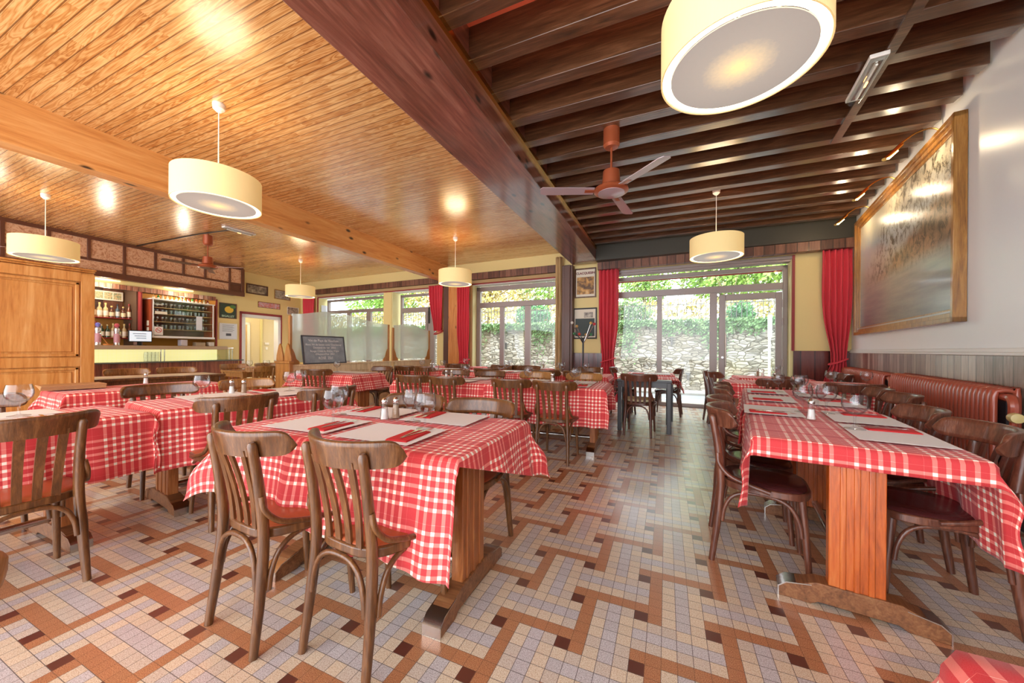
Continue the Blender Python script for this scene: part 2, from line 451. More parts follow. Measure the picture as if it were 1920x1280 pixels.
def art(name, cols, sc=3., seed=0.):
    g = G(name, .5, 0, (1, 1, 1)); p = g.coord(); x, y, z = g.xyz(p)
    n = g.noise(g.comb(x + seed, y + seed, z), sc, 5, .6, .8)
    k = len(cols); g.col(g.ramp(n, [(.3 + .4 * i / (k - 1), lin(*c)) for i, c in enumerate(cols)])); return g.mat
M['art_bw'] = art('old_town_photo_print', [(60, 54, 48), (150, 138, 120), (206, 194, 170)], 9., 1.)
M['art_bw2'] = art('old_street_photo_print', [(82, 76, 70), (172, 164, 150), (214, 206, 190)], 9., 5.)
M['art_strip'] = art('pink_violet_strip_print', [(84, 44, 78), (222, 196, 206), (206, 96, 84), (238, 222, 214)], 14., 2.)
M['art_dark'] = flat('dark_green_print', (52, 70, 54), .5)
M['art_cream'] = flat('cream_print_paper', (232, 222, 200), .5)
M['art_green'] = flat('black_green_card', (38, 52, 46), .5)
M['lemon'] = flat('lemon_yellow_print', (236, 196, 66), .5)
M['leaf'] = flat('leaf_green_print', (88, 132, 70), .5)
M['poster_red'] = flat('dark_red_lettering', (120, 24, 34), .5)
M['poster_mint'] = flat('mint_lettering', (196, 226, 200), .5)
M['ink'] = flat('grey_ink', (86, 90, 100), .6)
M['sepia'] = art('sepia_poster_print', [(46, 36, 30), (120, 86, 56), (214, 160, 84), (230, 196, 140)], 6., 3.)
M['art_notice'] = flat('pale_notice_paper', (226, 232, 240), .5)
M['red'] = flat('signal_red', (206, 44, 44), .4)
M['salt'] = flat('white_salt', (238, 236, 230), .9); M['pepper'] = flat('ground_pepper', (168, 140, 112), .9)
M['kraft'] = wood('brown_card_menu', (150, 104, 62), (188, 142, 96), (210, 170, 124), 'x', .6, .6, 0.)
M['skirt'] = flat('dark_skirting', (46, 42, 48), .4)

def painting_mat():
    g = G('oil_landscape_on_canvas', .3, 0, (1, 1, 1), .5, .3)
    u, v, w = g.xyz(g.coord('UV'))       # u 0 far end .. 1 near end, v 0..1 up
    n = g.noise(g.comb(u * 3., v * 2., 0.), 3., 6, .65, .6)
    tr = g.noise(g.comb(u * 36., v * 15., 2.), 1., 5, .75, .5)
    sky = g.ramp(v + n * .3, [(.55, lin(206, 200, 176)), (.85, lin(178, 188, 196)), (1.1, lin(222, 214, 190))])
    water = g.ramp(v * 1.6 + (g.noise(g.comb(u * 5., v * 26., 0.), 1., 5) - .5) * .7, [(.0, lin(88, 92, 104)), (.35, lin(136, 136, 136)), (.7, lin(176, 172, 158))])
    c = g.mix(((v - .46) * 9. + (n - .5) * 2.), water, sky)
    hill = ((v - .40) - (u - .25) * .55 - (n - .5) * .25) * -14.
    hm = hill.mn(1.).mx(0.) * ((v - .38) * 16.).mn(1.).mx(0.)
    c = g.mix(hm * .9, c, g.ramp(n, [(.35, lin(122, 96, 64)), (.6, lin(178, 132, 84))]))
    tm = ((tr - .47) * 9.).mn(1.).mx(0.) * ((v - .36) * 12.).mn(1.).mx(0.) * (((u * 1.1 + .42) - v + (n - .5) * .5) * 8.).mn(1.).mx(0.) * ((u - .12) * 6.).mn(1.).mx(0.)
    c = g.mix(tm * .9, c, g.ramp(tr, [(.45, lin(104, 88, 52)), (.65, lin(58, 50, 32))]))
    g.col(c); g.bump(g.noise(g.comb(u * 60., v * 40., 0.), 1., 4), .35, .004)
    return g.mat
M['painting'] = painting_mat()
def stone_wall():
    g = G('rubble_limestone', .9, 0, (1, 1, 1), .2); x, y, z = g.xyz(g.coord())
    d = g.noise(g.comb(x, 0., z), 2.2, 3) * .5
    v = g.comb(x * 4.6 + d * 1.6, 0., z * 11. + d * 1.6)
    e = g.voro(v, 1., 'DISTANCE_TO_EDGE'); cc = g.voro(v, 1., 'F1', 'Color')
    r, q, s_ = g.xyz(cc)
    c = g.ramp(r * .7 + g.noise(v, 4, 4) * .5, [(.2, lin(110, 104, 94)), (.5, lin(150, 144, 132)), (.85, lin(178, 172, 162))])
    c = g.mix(e.lt(.055), c, lin(96, 90, 80))
    st = g.noise(g.comb(x * .7, 0., z * .5), 1.6, 4); c = g.mix((st - .52) * 3., c, lin(150, 140, 104))
    g.col(c); g.bump(e.mn(.25) * 3., .7, .05); return g.mat
M['stone'] = stone_wall()
M['asphalt'] = flat('pale_asphalt', (146, 148, 152), .9)
M['kerb'] = flat('pale_kerb', (160, 160, 156), .9)
M['iron'] = flat('weathered_iron', (92, 90, 88), .6, .3)
def foliage(name, a, b, c):
    g = G(name, .7, 0, (1, 1, 1), .3); n = g.noise(g.pos(), 3.2, 4)
    g.col(g.ramp(n, [(.3, lin(*a)), (.5, lin(*b)), (.7, lin(*c))])); g.b.inputs['Subsurface Weight'].default_value = 0.
    return g.mat
M['ivy'] = foliage('ivy_leaves', (74, 104, 66), (116, 150, 100), (160, 186, 136))
M['shrub'] = foliage('conifer_leaves', (60, 112, 72), (92, 150, 96), (140, 188, 120))
M['hedge'] = foliage('hedge_leaves', (96, 140, 60), (148, 186, 92), (196, 214, 130))
M['autumn'] = foliage('autumn_leaves', (150, 130, 80), (206, 190, 120), (226, 214, 160))
M['twig'] = flat('bare_twigs', (132, 112, 92), .9)
M['grass'] = flat('verge_grass', (128, 144, 92), .95)
M['vehicle'] = flat('pale_shutter', (232, 236, 236), .5)

late()
# ================================================================= SETTING
st = lambda o: tag(o, kind='structure')
o = MB().box(-13.2, 3.6, -2.6, 8.95, -.06, 0).build('floor', M['floor'], smooth=0); st(o)
# ceilings
ceil = MB().box(-13.2, -1.68, -2.6, 9.1, 3.43, 3.5).build('ceiling', M['pine'], smooth=0); st(ceil)
csl = MB().box(-1.7, 3.6, -2.6, 8.6, 3.60, 3.68).build('ceiling', M['salmon'], smooth=0); st(csl)
MB().box(-1.965, -1.385, -2.6, 7.98, 3.09, 3.62).build('ceiling_beam', M['bigbeam'], ceil, bevel=.008)
MB().box(-5.66, -5.46, -2.6, 8.2, 3.0, 3.44).build('ceiling_beam', M['pinebeam'], ceil, bevel=.006)
MB().box(-1.386, -1.355, -2.6, 7.95, 3.30, 3.345).build('cable_moulding', M['brass'], csl)
k = 0
yj = -1.90
while yj < 7.5:
    rx = 2.9 - (7.9 - yj) * .1638 - .02
    mb = MB(); mb.box(-1.386, rx, yj, yj + .115, 3.345, 3.602)
    mb.build('joist', M['joist'], csl, bevel=.005)
    yj += .3855; k += 1
MB().box(-1.38, 2.85, 7.62, 7.92, 3.06, 3.60).build('wall_beam', M['darkgreen'], csl)
mb = MB(); mb.prism([(1.17, .6), (1.24, .6), (1.62, 4.72), (1.55, 4.72)], 3.325, 3.344); mb.build('batten', M['joist'], csl)

# window wall
def wpiece(mb, a0, a1, z0, z1, th=-.34): mb.fbox(WW, a0, a1, th, 0, z0, z1)
mb = MB()
wpiece(mb, -12.9, -11.35, 0, 3.45); wpiece(mb, -8.36, -8.04, 0, 2.86); wpiece(mb, -6.35, -5.22, 0, 2.86)
wpiece(mb, -5.22, -2.72, 0, .64); wpiece(mb, -11.35, -8.36, 0, .10); wpiece(mb, -8.04, -6.35, 0, .02)
wpiece(mb, -2.72, -1.72, 0, 3.4); wpiece(mb, 1.61, 2.6, 0, 3.62)
wpiece(mb, -11.35, -2.72, 2.86, 3.45); wpiece(mb, -1.72, 1.61, 2.86, 3.62)
wall_back = mb.build('wall_back', M['yellow'], smooth=0); st(wall_back)
mb = MB()
mb.fbox(WW, 1.60, 2.44, 0, .03, 0, 1.18); mb.build('wainscot', M['wains_w'], wall_back, bevel=.003)
mb = MB(); mb.fbox(WW, -2.50, -1.80, 0, .035, 0, 1.10); mb.build('wainscot', M['wains_w'], wall_back, bevel=.003)
mb = MB(); mb.fbox(WW, 1.575, 1.615, 0, .03, 1.18, 2.90); mb.fbox(WW, -1.73, -1.69, 0, .03, .3, 2.90)
for a0, a1 in ((-11.35, -6.0), (-5.3, -2.72)): mb.fbox(WW, a0, a1, .0, .02, 2.855, 2.885)
mb.fbox(WW, -11.37, -11.33, 0, .02, .1, 2.87)
mb.build('casing', M['redtrim'], wall_back)
mb = MB(); mb.fbox(WW, -11.35, -5.95, .0, .05, 2.885, 2.96); mb.fbox(WW, -5.2, -2.84, 0, .05, 2.885, 2.96); mb.build('pelmet_ledge', M['curtain2'], wall_back)
# plank valances
t1 = MB(); t1.fbox(WW, -11.4, -5.95, .02, .12, 2.97, 3.13); st(t1.build('trim_1', M['valance'], bevel=.004))
t1 = MB(); t1.fbox(WW, -5.2, -2.84, .02, .12, 2.97, 3.14); st(t1.build('trim_2', M['valance'], bevel=.004))
t1 = MB(); t1.fbox(WW, -1.87, 2.36, .10, .26, 2.90, 3.07); t1.fbox(WW, -1.87, 2.36, .0, .10, 2.98, 3.07); st(t1.build('trim_3', M['valance'], bevel=.004))
# posts
t1 = MB(); t1.fbox(WW, -5.80, -5.46, .04, .24, 0, 3.1); st(t1.build('trim_4', M['pinepost'], bevel=.006))
t1 = MB(); t1.fbox(WW, -6.02, -5.80, -.3, .16, 0, 3.0); t1.fbox(WW, -5.46, -5.30, -.3, .16, 0, 3.0); st(t1.build('trim_5', M['brownpost'], bevel=.006))
t1 = MB(); t1.fbox(WW, -2.70, -2.45, .0, .16, 0, 3.09); t1.fbox(WW, -2.63, -2.5, .16, .19, 0, 3.09); st(t1.build('trim_6', M['brownpost'], bevel=.006))
t1 = MB(); t1.fbox(WW, -1.83, -1.79, .0, .06, 1.1, 3.05); st(t1.build('trim_7', M['redtrim'], bevel=.003))

# windows
def win(name, a0, a1, z0, z1, mull, trans=None, bars=(), fw=.07, ww=None, off=-.24):
    mb = MB()
    mb.fbox(WW, a0, a1, off - .05, off + .04, z0, z0 + fw); mb.fbox(WW, a0, a1, off - .05, off + .04, z1 - fw, z1)
    mb.fbox(WW, a0, a0 + fw, off - .05, off + .04, z0, z1); mb.fbox(WW, a1 - fw, a1, off - .05, off + .04, z0, z1)
    root = mb.build(name, M['frame_grey'], bevel=.006); st(root)
    if trans:
        m2 = MB(); m2.fbox(WW, a0 + fw, a1 - fw, off - .05, off + .045, trans[0], trans[1]); m2.build('transom', M['frame_grey'], root, bevel=.005)
    top = trans[0] if trans else z1 - fw
    for (m0, m1) in mull:
        m2 = MB(); m2.fbox(WW, m0, m1, off - .045, off + .035, z0 + fw, top); m2.build('mullion', M['frame_grey'], root, bevel=.004)
    m2 = MB(); m2.fbox(WW, a0 + .02, a1 - .02, off - .008, off - .002, z0 + .02, z1 - .02); m2.build('pane', M['pane'], root, smooth=0)
    return root
w = win('window_1', -11.15, -8.44, .10, 2.80, [(-10.2, -10.05), (-9.3, -9.12)], (2.33, 2.43))
w = win('window_2', -7.88, -6.35, .02, 2.78, [(-6.93, -6.70)], (2.24, 2.38))
m2 = MB(); m2.fbox(WW, -6.70, -6.60, -.26, -.19, .1, 2.24); m2.fbox(WW, -6.93, -6.84, -.26, -.19, .1, 2.24); m2.build('door_stile', M['frame_grey'], w, bevel=.004)
m2 = MB(); m2.fbox(WW, -6.80, -6.77, -.19, -.17, 1.9, 2.36); m2.build('bolt', M['black'], w)
w3 = win('window_3', -5.2, -2.62, .60, 2.82, [(-4.50, -4.38), (-3.79, -3.64)], (2.27, 2.40), fw=.11)
m2 = MB(); m2.fbox(WW, -5.22, -2.72, -.15, .03, .60, .66); m2.build('sill', M['trestle'], w3, bevel=.004)
w4 = win('window_4', -1.70, 1.56, .0, 2.78, [(-.70, -.60), (.29, .42)], (2.33, 2.46), fw=.075)
# roller housing above the big window
m2 = MB(); m2.fbox(WW, -1.70, 1.60, -.20, -.02, 2.80, 2.86); m2.fbox(WW, -1.70, 1.60, -.02, .02, 2.84, 2.90); m2.build('blind_box', M['frame_grey'], w4, bevel=.006)
m2 = MB(); m2.fbox(WW, -1.7, 1.56, -.42, -.40, 2.70, 2.76); m2.build('awning_edge', M['redtrim'], w4)
# reveals (cream)
mb = MB(); mb.fbox(WW, 1.56, 1.60, -.32, -.01, 0, 2.9); mb.fbox(WW, -11.34, -11.30, -.32, -.01, .1, 2.86); mb.fbox(WW, -8.035, -7.99, -.32, -.005, 0, 2.86)
mb.fbox(WW, -5.225, -5.20, -.32, -.005, .64, 2.86); mb.build('reveal', M['yellow2'], wall_back)
mb = MB(); mb.fbox(WW, -11.30, -8.36, -.32, -.005, 2.845, 2.859); mb.fbox(WW, -7.99, -6.35, -.32, -.005, 2.845, 2.859); mb.fbox(WW, -5.20, -2.72, -.32, -.005, 2.845, 2.859); mb.build('soffit', M['whitetrim'], wall_back)
# glazed door at right of window 4
d = MB(); off = -.21
d.fbox(WW, .45, .56, off, off + .05, .02, 2.28); d.fbox(WW, 1.37, 1.47, off, off + .05, .02, 2.28); d.fbox(WW, .56, 1.37, off, off + .05, 2.16, 2.28); d.fbox(WW, .56, 1.37, off, off + .05, .02, .15)
door = d.build('door_1', M['frame_grey'], bevel=.005); st(door)
d = MB(); d.fbox(WW, .55, 1.38, off + .02, off + .026, .14, 2.17); d.build('door_glass', M['pane'], door, smooth=0)
d = MB(); d.tube([WW(.56, .86, off + .10), WW(.56, 1.52, off + .10)], .016, 10); d.tube([WW(.56, .90, off + .04), WW(.56, .90, off + .10)], .01, 8); d.tube([WW(.56, 1.48, off + .04), WW(.56, 1.48, off + .10)], .01, 8)
d.build('pull_handle', M['steel'], door)
d = MB(); d.lathe([(0, 0), (.022, 0), (.022, .012), (0, .012)], 12, M=Matrix.Translation(WW(.51, 1.04, off + .05)) @ Matrix.Rotation(pi / 2, 4, 'X')); d.build('lock', M['chrome'], door)
for zz in (.95, 1.72, 2.06):
    d = MB(); d.tube([WW(1.475, zz - .07, off + .06), WW(1.475, zz + .07, off + .06)], .014, 8); d.build('hinge', M['frame_grey'], door)

# right wall
mb = MB(); mb.fbox(RW, -.5, 10.6, -.25, 0, 0, 3.65); wr = mb.build('wall_right', M['offwhite'], smooth=0); st(wr)
mb = MB()
mb.fbox(lambda a, z, o: (o, a, z), 0, 10.4, 0, .022, .12, 1.15)   # local frame, so the planks follow the wall
wn = mb.build('wainscot', M['wains_r'], wr, bevel=.002)
wn.matrix_world = Matrix(((RN.x, RU.x, 0, RO_.x), (RN.y, RU.y, 0, RO_.y), (0, 0, 1, 0), (0, 0, 0, 1)))
mb = MB(); mb.fbox(RW, 0, 10.4, 0, .035, 1.15, 1.175); mb.fbox(RW, 0, 10.4, 0, .02, 1.175, 1.205); mb.build('dado_rail', M['whitetrim'], wr, bevel=.004)
mb = MB(); mb.fbox(RW, 0, 10.4, 0, .03, 0, .12); st(mb.build('baseboard_right', M['skirt'], bevel=.004))

# left wall with bar niche and doorway
mb = MB()
def lp(a0, a1, z0, z1, th=-.16): mb.fbox(LW, a0, a1, th, 0, z0, z1)
lp(.36, 1.04, 0, 3.45); lp(1.04, 2.26, 2.14, 3.45); lp(2.26, 3.5, 0, 3.45); lp(-8.5, .36, 2.50, 3.45); lp(-8.5, -4.2, 0, 2.5)
wl = mb.build('wall_left', M['yellow'], smooth=0); st(wl)
mb = MB(); mb.fbox(LW, -4.2, .36, -.62, -.58, 0, 2.5); mb.fbox(LW, .34, .38, -.6, -.01, 0, 2.5); mb.build('niche_wall', M['niche'], wl)
mb = MB(); mb.fbox(LW, -4.2, .4, -.6, -.16, 2.5, 2.56); mb.build('niche_top', M['dkniche'], wl)
mb = MB(); mb.fbox(LW, .33, .37, 0, .02, 1.2, 2.5); mb.fbox(LW, .98, 1.04, 0, .025, 0, 2.22); mb.fbox(LW, 2.26, 2.32, 0, .025, 0, 2.22); mb.fbox(LW, .98, 2.32, 0, .025, 2.17, 2.24); mb.build('casing', M['redtrim'], wl)
mb = MB(); mb.fbox(LW, 1.03, 1.13, -.16, .03, 0, 2.17); mb.fbox(LW, 2.18, 2.27, -.16, .03, 0, 2.17); mb.fbox(LW, 1.03, 2.27, -.16, .03, 2.08, 2.17); mb.build('door_casing', M['whitetrim'], wl)
# corridor beyond the doorway
mb = MB(); mb.fbox(LW, .2, 4.4, -2.1, -2.0, 0, 3.0); mb.fbox(LW, 4.3, 4.4, -2.1, -.16, 0, 3.0); mb.fbox(LW, .6, .7, -2.0, -.62, 0, 3.0); mb.fbox(LW, .6, 4.4, -2.1, -.16, 2.9, 3.0); mb.fbox(LW, .6, 4.4, -2.1, -.16, -.06, 0)
mb.build('corridor', flat('beige_corridor_paint', (222, 208, 172), .7), wl, smooth=0)
mb = MB(); mb.fbox(LW, 1.98, 2.60, -1.99, -1.95, 0, 1.98); dr = mb.build('door_2', wood('pale_corridor_door', (176, 140, 92), (206, 178, 132), (222, 200, 160), 'z', .6), bevel=.004); st(dr)
mb = MB(); mb.fbox(LW, 2.60, 2.70, -1.99, -1.94, 0, 2.06); mb.fbox(LW, 1.88, 2.70, -1.99, -1.94, 1.98, 2.06); mb.build('door_frame', M['whitetrim'], dr, bevel=.004)
mb = MB(); mb.fbox(LW, 2.40, 2.46, -1.949, -1.945, .1, 1.9); mb.build('red_strip', M['redtrim'], dr)
mb = MB(); mb.fbox(LW, 3.26, 3.42, -1.99, -1.96, 1.28, 1.36); mb.fbox(LW, 3.30, 3.38, -1.99, -1.97, 1.10, 1.2); mb.build('thermostat', M['white'], wl)
mb = MB(); mb.fbox(LW, 3.1, 3.16, -1.999, -1.95, 0, 2.9); mb.build('pilaster', M['yellow2'], wl)
# ceiling fascia over the bar
mb = MB(); mb.fbox(LW, -8.5, .78, 0.0, .40, 2.66, 3.43); fa = mb.build('trim_8', M['fasciatrim'], smooth=0); st(fa)
a = .66; pw = .66; i = 0
mb = MB(); mb.fbox(LW, -8.5, .78, .40, .44, 3.36, 3.43); mb.fbox(LW, -8.5, .80, .40, .46, 2.62, 2.74); mb.fbox(LW, -8.5, .78, .40, .43, 2.93, 2.98)
x = .70
cuts = [.77, .44, -.16, -.64, -1.19, -1.73, -2.27, -2.80, -3.33, -3.9, -4.5, -5.2, -6., -7., -8.]
for i, cx in enumerate(cuts): mb.fbox(LW, cx - .05, cx + (.04 if i == 0 else 0.), .40, .435, 2.7 if i in (0, 1, 5, 8) else 2.95, 3.40)
mb.build('batten_grid', M['fasciatrim'], fa, bevel=.003)
for c0, c1 in zip(cuts[1:], cuts):
    mb = MB(); mb.fbox(LW, c0, c1 - .05, .40, .412, 2.98, 3.36); mb.build('marbled_panel', M['marbled'], fa)
mb = MB(); mb.fbox(LW, -8.5, .39, .40, .412, 2.74, 2.93); mb.build('marbled_strip', M['marbled'], fa)
mb = MB(); mb.fbox(LW, -8.4, .30, .02, .06, 2.455, 2.56); mb.build('shingle_pelmet', wood('shingle_strip', (130, 70, 50), (182, 124, 96), (222, 190, 170), 'z', .8, .5, .1, plank=.11, pax='y', gl=.6), wl)
for a in (-3.4, -2.0, -.6):
    fx_ = MB().fbox(LW, a - .3, a + .3, .12, .17, 2.60, 2.635).build('soffit_tube', emis('warm_soffit_tube', (255, 226, 170), .6), None); tag(fx_, 'warm tube light tucked under the bar fascia', 'tube light', 'tube lights under the fascia')
    l = bpy.data.lights.new('soffit_light', 'POINT'); l.energy = 7; l.color = (1, .87, .66); l.shadow_soft_size = .1
    o = bpy.data.objects.new('soffit_light', l); COL.objects.link(o); o.location = LW(a, 2.50, .30)
for a in (-1.8, -.4):
    l = bpy.data.lights.new('niche_fill_light', 'POINT'); l.energy = 7; l.color = (1, .86, .66); l.shadow_soft_size = .05  # added fill without a fixture, brightens the dark bar niche
    o = bpy.data.objects.new('niche_fill_light', l); COL.objects.link(o); o.location = LW(a, 2.42, -.10)
l = bpy.data.lights.new('corridor_fill_light', 'POINT'); l.energy = 45; l.color = (1, .92, .78); l.shadow_soft_size = .15  # added fill without a fixture, lifts the dark corridor
o = bpy.data.objects.new('corridor_fill_light', l); COL.objects.link(o); o.location = LW(1.7, 2.6, -1.1)
# wall beyond armoire closing the left front
mb = MB(); mb.fbox(LW, -8.5, -8.3, 0, .4, 0, 3.45); mb.build('return', M['yellow'], wl)

# ================================================================= FURNITURE
def make_chair(frame='chair', seat='seat_tan', name='dining_chair', cushion=False):
    root = empty(name); F = M[frame]
    top = []
    for s in (-1, 1):
        pts = smoothpath([(s * .176, -.235, 0), (s * .168, -.208, .22), (s * .158, -.192, .44), (s * .155, -.210, .64), (s * .158, -.236, .80)], 5)
        n = len(pts); MB().tube(pts + [pts[-1] + Vector((0, -.002, .012))], [.0155 + .005 * min(1, i / 6) - .003 * max(0, (i - n * .6) / (n * .4)) for i in range(n)] + [.010], 10).build('leg', F, root, 50)
    for s in (-1, 1):
        pts = smoothpath([(s * .178, .195, 0), (s * .170, .178, .22), (s * .160, .160, .435)], 5); n = len(pts)
        MB().tube(pts, [.0135 + .0065 * i / n for i in range(n)], 10).build('leg', F, root, 50)
    # curved top rail
    mb = MB(); rings = []; hw = .243
    half = [hw * k / 12 * .82 for k in range(12)] + [hw * (.82 + .18 * sin(pi / 2 * k / 7)) for k in range(8)]
    for x in [-q for q in reversed(half[1:])] + half:
        y = -.258 + .135 * (abs(x) / hw) ** 2.2
        e = max(0., (abs(x) - .82 * hw) / (.18 * hw)); h = .049 * max(.10, (1 - e ** 2.4)) ** .5; zc = .800
        dy = .135 * 2.2 / hw * (abs(x) / hw) ** 1.2 * (1 if x > 0 else -1)
        nx, ny = -dy, 1.; l = hypot(nx, ny); nx /= l; ny /= l
        th = .0125 * max(.35, 1 - e ** 4 * .65); sec = []
        for (a, b) in ((-1, -1), (-1, -.55), (-1, .55), (-1, .9), (-.6, 1), (.6, 1), (1, .9), (1, .55), (1, -.55), (1, -.9), (.6, -1), (-.6, -1)):
            lean = -b * .010
            sec.append((x + nx * th * a, y + ny * th * a + lean, zc + h * b))
        rings.append(mb.ring(sec))
    for a, b in zip(rings, rings[1:]): mb.bridge(a, b)
    mb.cap(rings[0]); mb.cap(rings[-1]); mb.build('backrest_rail', F, root, 72)
    for x in (-.099, -.033, .033, .099):
        yt = -.258 + .135 * (abs(x) / .243) ** 2.2
        mb = MB(); pr = None
        for k in range(7):
            t = k / 6; xx = x * (.86 + .14 * t); z = .445 + (.775 - .445) * t
            y = -.186 + (yt + .186) * t ** 1.6; w = .0145 + .002 * t
            r = mb.ring([(xx - w, y - .005, z), (xx + w, y - .005, z), (xx + w, y + .005, z), (xx - w, y + .005, z)])
            if pr: mb.bridge(pr, r)
            else: mb.cap(r)
            pr = r
        mb.cap(pr); mb.build('slat', F, root, 50)
    # seat
    def outline(g_=0.):
        pts = []
        for k in range(40):
            a = 2 * pi * k / 40; c, s_ = cos(a), sin(a); e = .62
            X = abs(c) ** e * (1 if c > 0 else -1); Y = abs(s_) ** e * (1 if s_ > 0 else -1)
            pts.append((X * (.205 - g_ + (.022 * Y)), .005 + Y * (.205 - g_)))
        return pts
    mb = MB(); mb.prism(outline(), .415, .452); mb.build('seat_frame', F, root, 50, bevel=.006)
    mb = MB(); ra = mb.ring([(x, y, .450) for x, y in outline(.012)]); rb = mb.ring([(x, y, .460) for x, y in outline(.018)]); rc = mb.ring([(x * .6, y * .6, .463) for x, y in outline(.03)])
    mb.bridge(ra, rb); mb.bridge(rb, rc); mb.cap(rc); mb.cap(ra); mb.build('seat', M[seat], root, 60)
    if cushion:
        mb = MB(); mb.prism(outline(.015), .463, .495); mb.build('seat_cushion', M['seat_cream'], root, 60, bevel=.012)
    # hip braces
    for s in (-1, 1):
        MB().tube(smoothpath([(s * .172, -.208, .60), (s * .184, -.200, .545), (s * .196, -.150, .49), (s * .212, -.06, .462), (s * .216, .03, .440)], 5), .0115, 8).build('hip_brace', F, root, 50)
    # bentwood arches below the seat
    def arch(p, q, ins, name='arch_brace'):
        p = Vector(p); q = Vector(q); d = q - p; L = []
        for t, h in ((0, 0), (.03, .07), (.12, .135), (.28, .168), (.5, .175), (.72, .168), (.88, .135), (.97, .07), (1, 0)):
            v = p + d * t + Vector((0, 0, h)) + Vector(ins) * sin(pi * t); L.append(v)
        MB().tube(smoothpath(L, 3), .0105, 8).build(name, F, root, 50)
    arch((-.148, -.214, .235), (.148, -.214, .235), (0, .01, 0))
    arch((-.150, .182, .235), (.150, .182, .235), (0, -.01, 0))
    arch((-.183, -.185, .235), (-.187, .160, .235), (.01, 0, 0)); arch((.183, -.185, .235), (.187, .160, .235), (-.01, 0, 0))
    return root

ch_tan = make_chair('chair', 'seat_tan'); ch_brn = make_chair('chair2', 'seat_brown'); ch_lgt = make_chair('chairlight', 'seat_tan'); ch_cus = make_chair('chair2', 'seat_brown', cushion=True)
used = set()
def chair(kind, x, y, face, label, group=None):
    """face: direction in degrees the sitter looks to; 0 = +y, 90 = -x"""
    if kind.name not in used:
        used.add(kind.name); o = kind; o.location = (x, y, 0); o.rotation_euler = (0, 0, radians(face))
    else: o = dup(kind, (x, y, 0), radians(face))
    return tag(o, label, 'chair', group)

def make_trestle(L, Wd, px, mat='trestle', wide=.26, rail=True, h=.735, R=.315):
    root = empty('trestle_table'); Fm = M[mat]
    MB().box(-L / 2, L / 2, -Wd / 2, Wd / 2, h - .03, h).build('tabletop', Fm, root, bevel=.005)
    for s, x in ((-1, px[0]), (1, px[1])):
        mb = MB(); mb.box(x - .03, x + .03, -wide / 2, wide / 2, .10, h - .03)
        for yy in (-wide / 2 + .035, -.012, wide / 2 - .06): mb.box(x - .036, x + .036, yy, yy + .022, .10, h - .03)
        mb.build('pedestal', Fm, root, bevel=.004)
        prof = [(-R, 0), (-R, .045), (-R + .03, .07), (-R + .10, .088), (-.14, .105), (.14, .105), (R - .10, .088), (R - .03, .07), (R, .045), (R, 0), (R - .12, 0), (R - .15, .018), (-R + .15, .018), (-R + .12, 0)]
        mb = MB(); mb.prism(prof, x - .042, x + .042, lambda a, b, h_: (h_, a, b)); ft = mb.build('foot', M['footwood'], root, bevel=.004)
        for e in (-1, 1):
            mb = MB(); pr = [(R + .002, 0), (R + .002, .046), (R - .03, .073), (R - .125, .090), (R - .125, .087), (R - .032, .069), (R - .003, .044), (R - .003, 0)]
            mb.prism([(a * e, b) for a, b in pr], x - .044, x + .044, lambda a, b, h_: (h_, a, b)); mb.build('foot_cap', M['steel'], ft)
    if rail:
        MB().tube([(px[0], 0, .135), (px[1], 0, .135)], .02, 12).build('foot_rail', M['steel'], root)
    return root

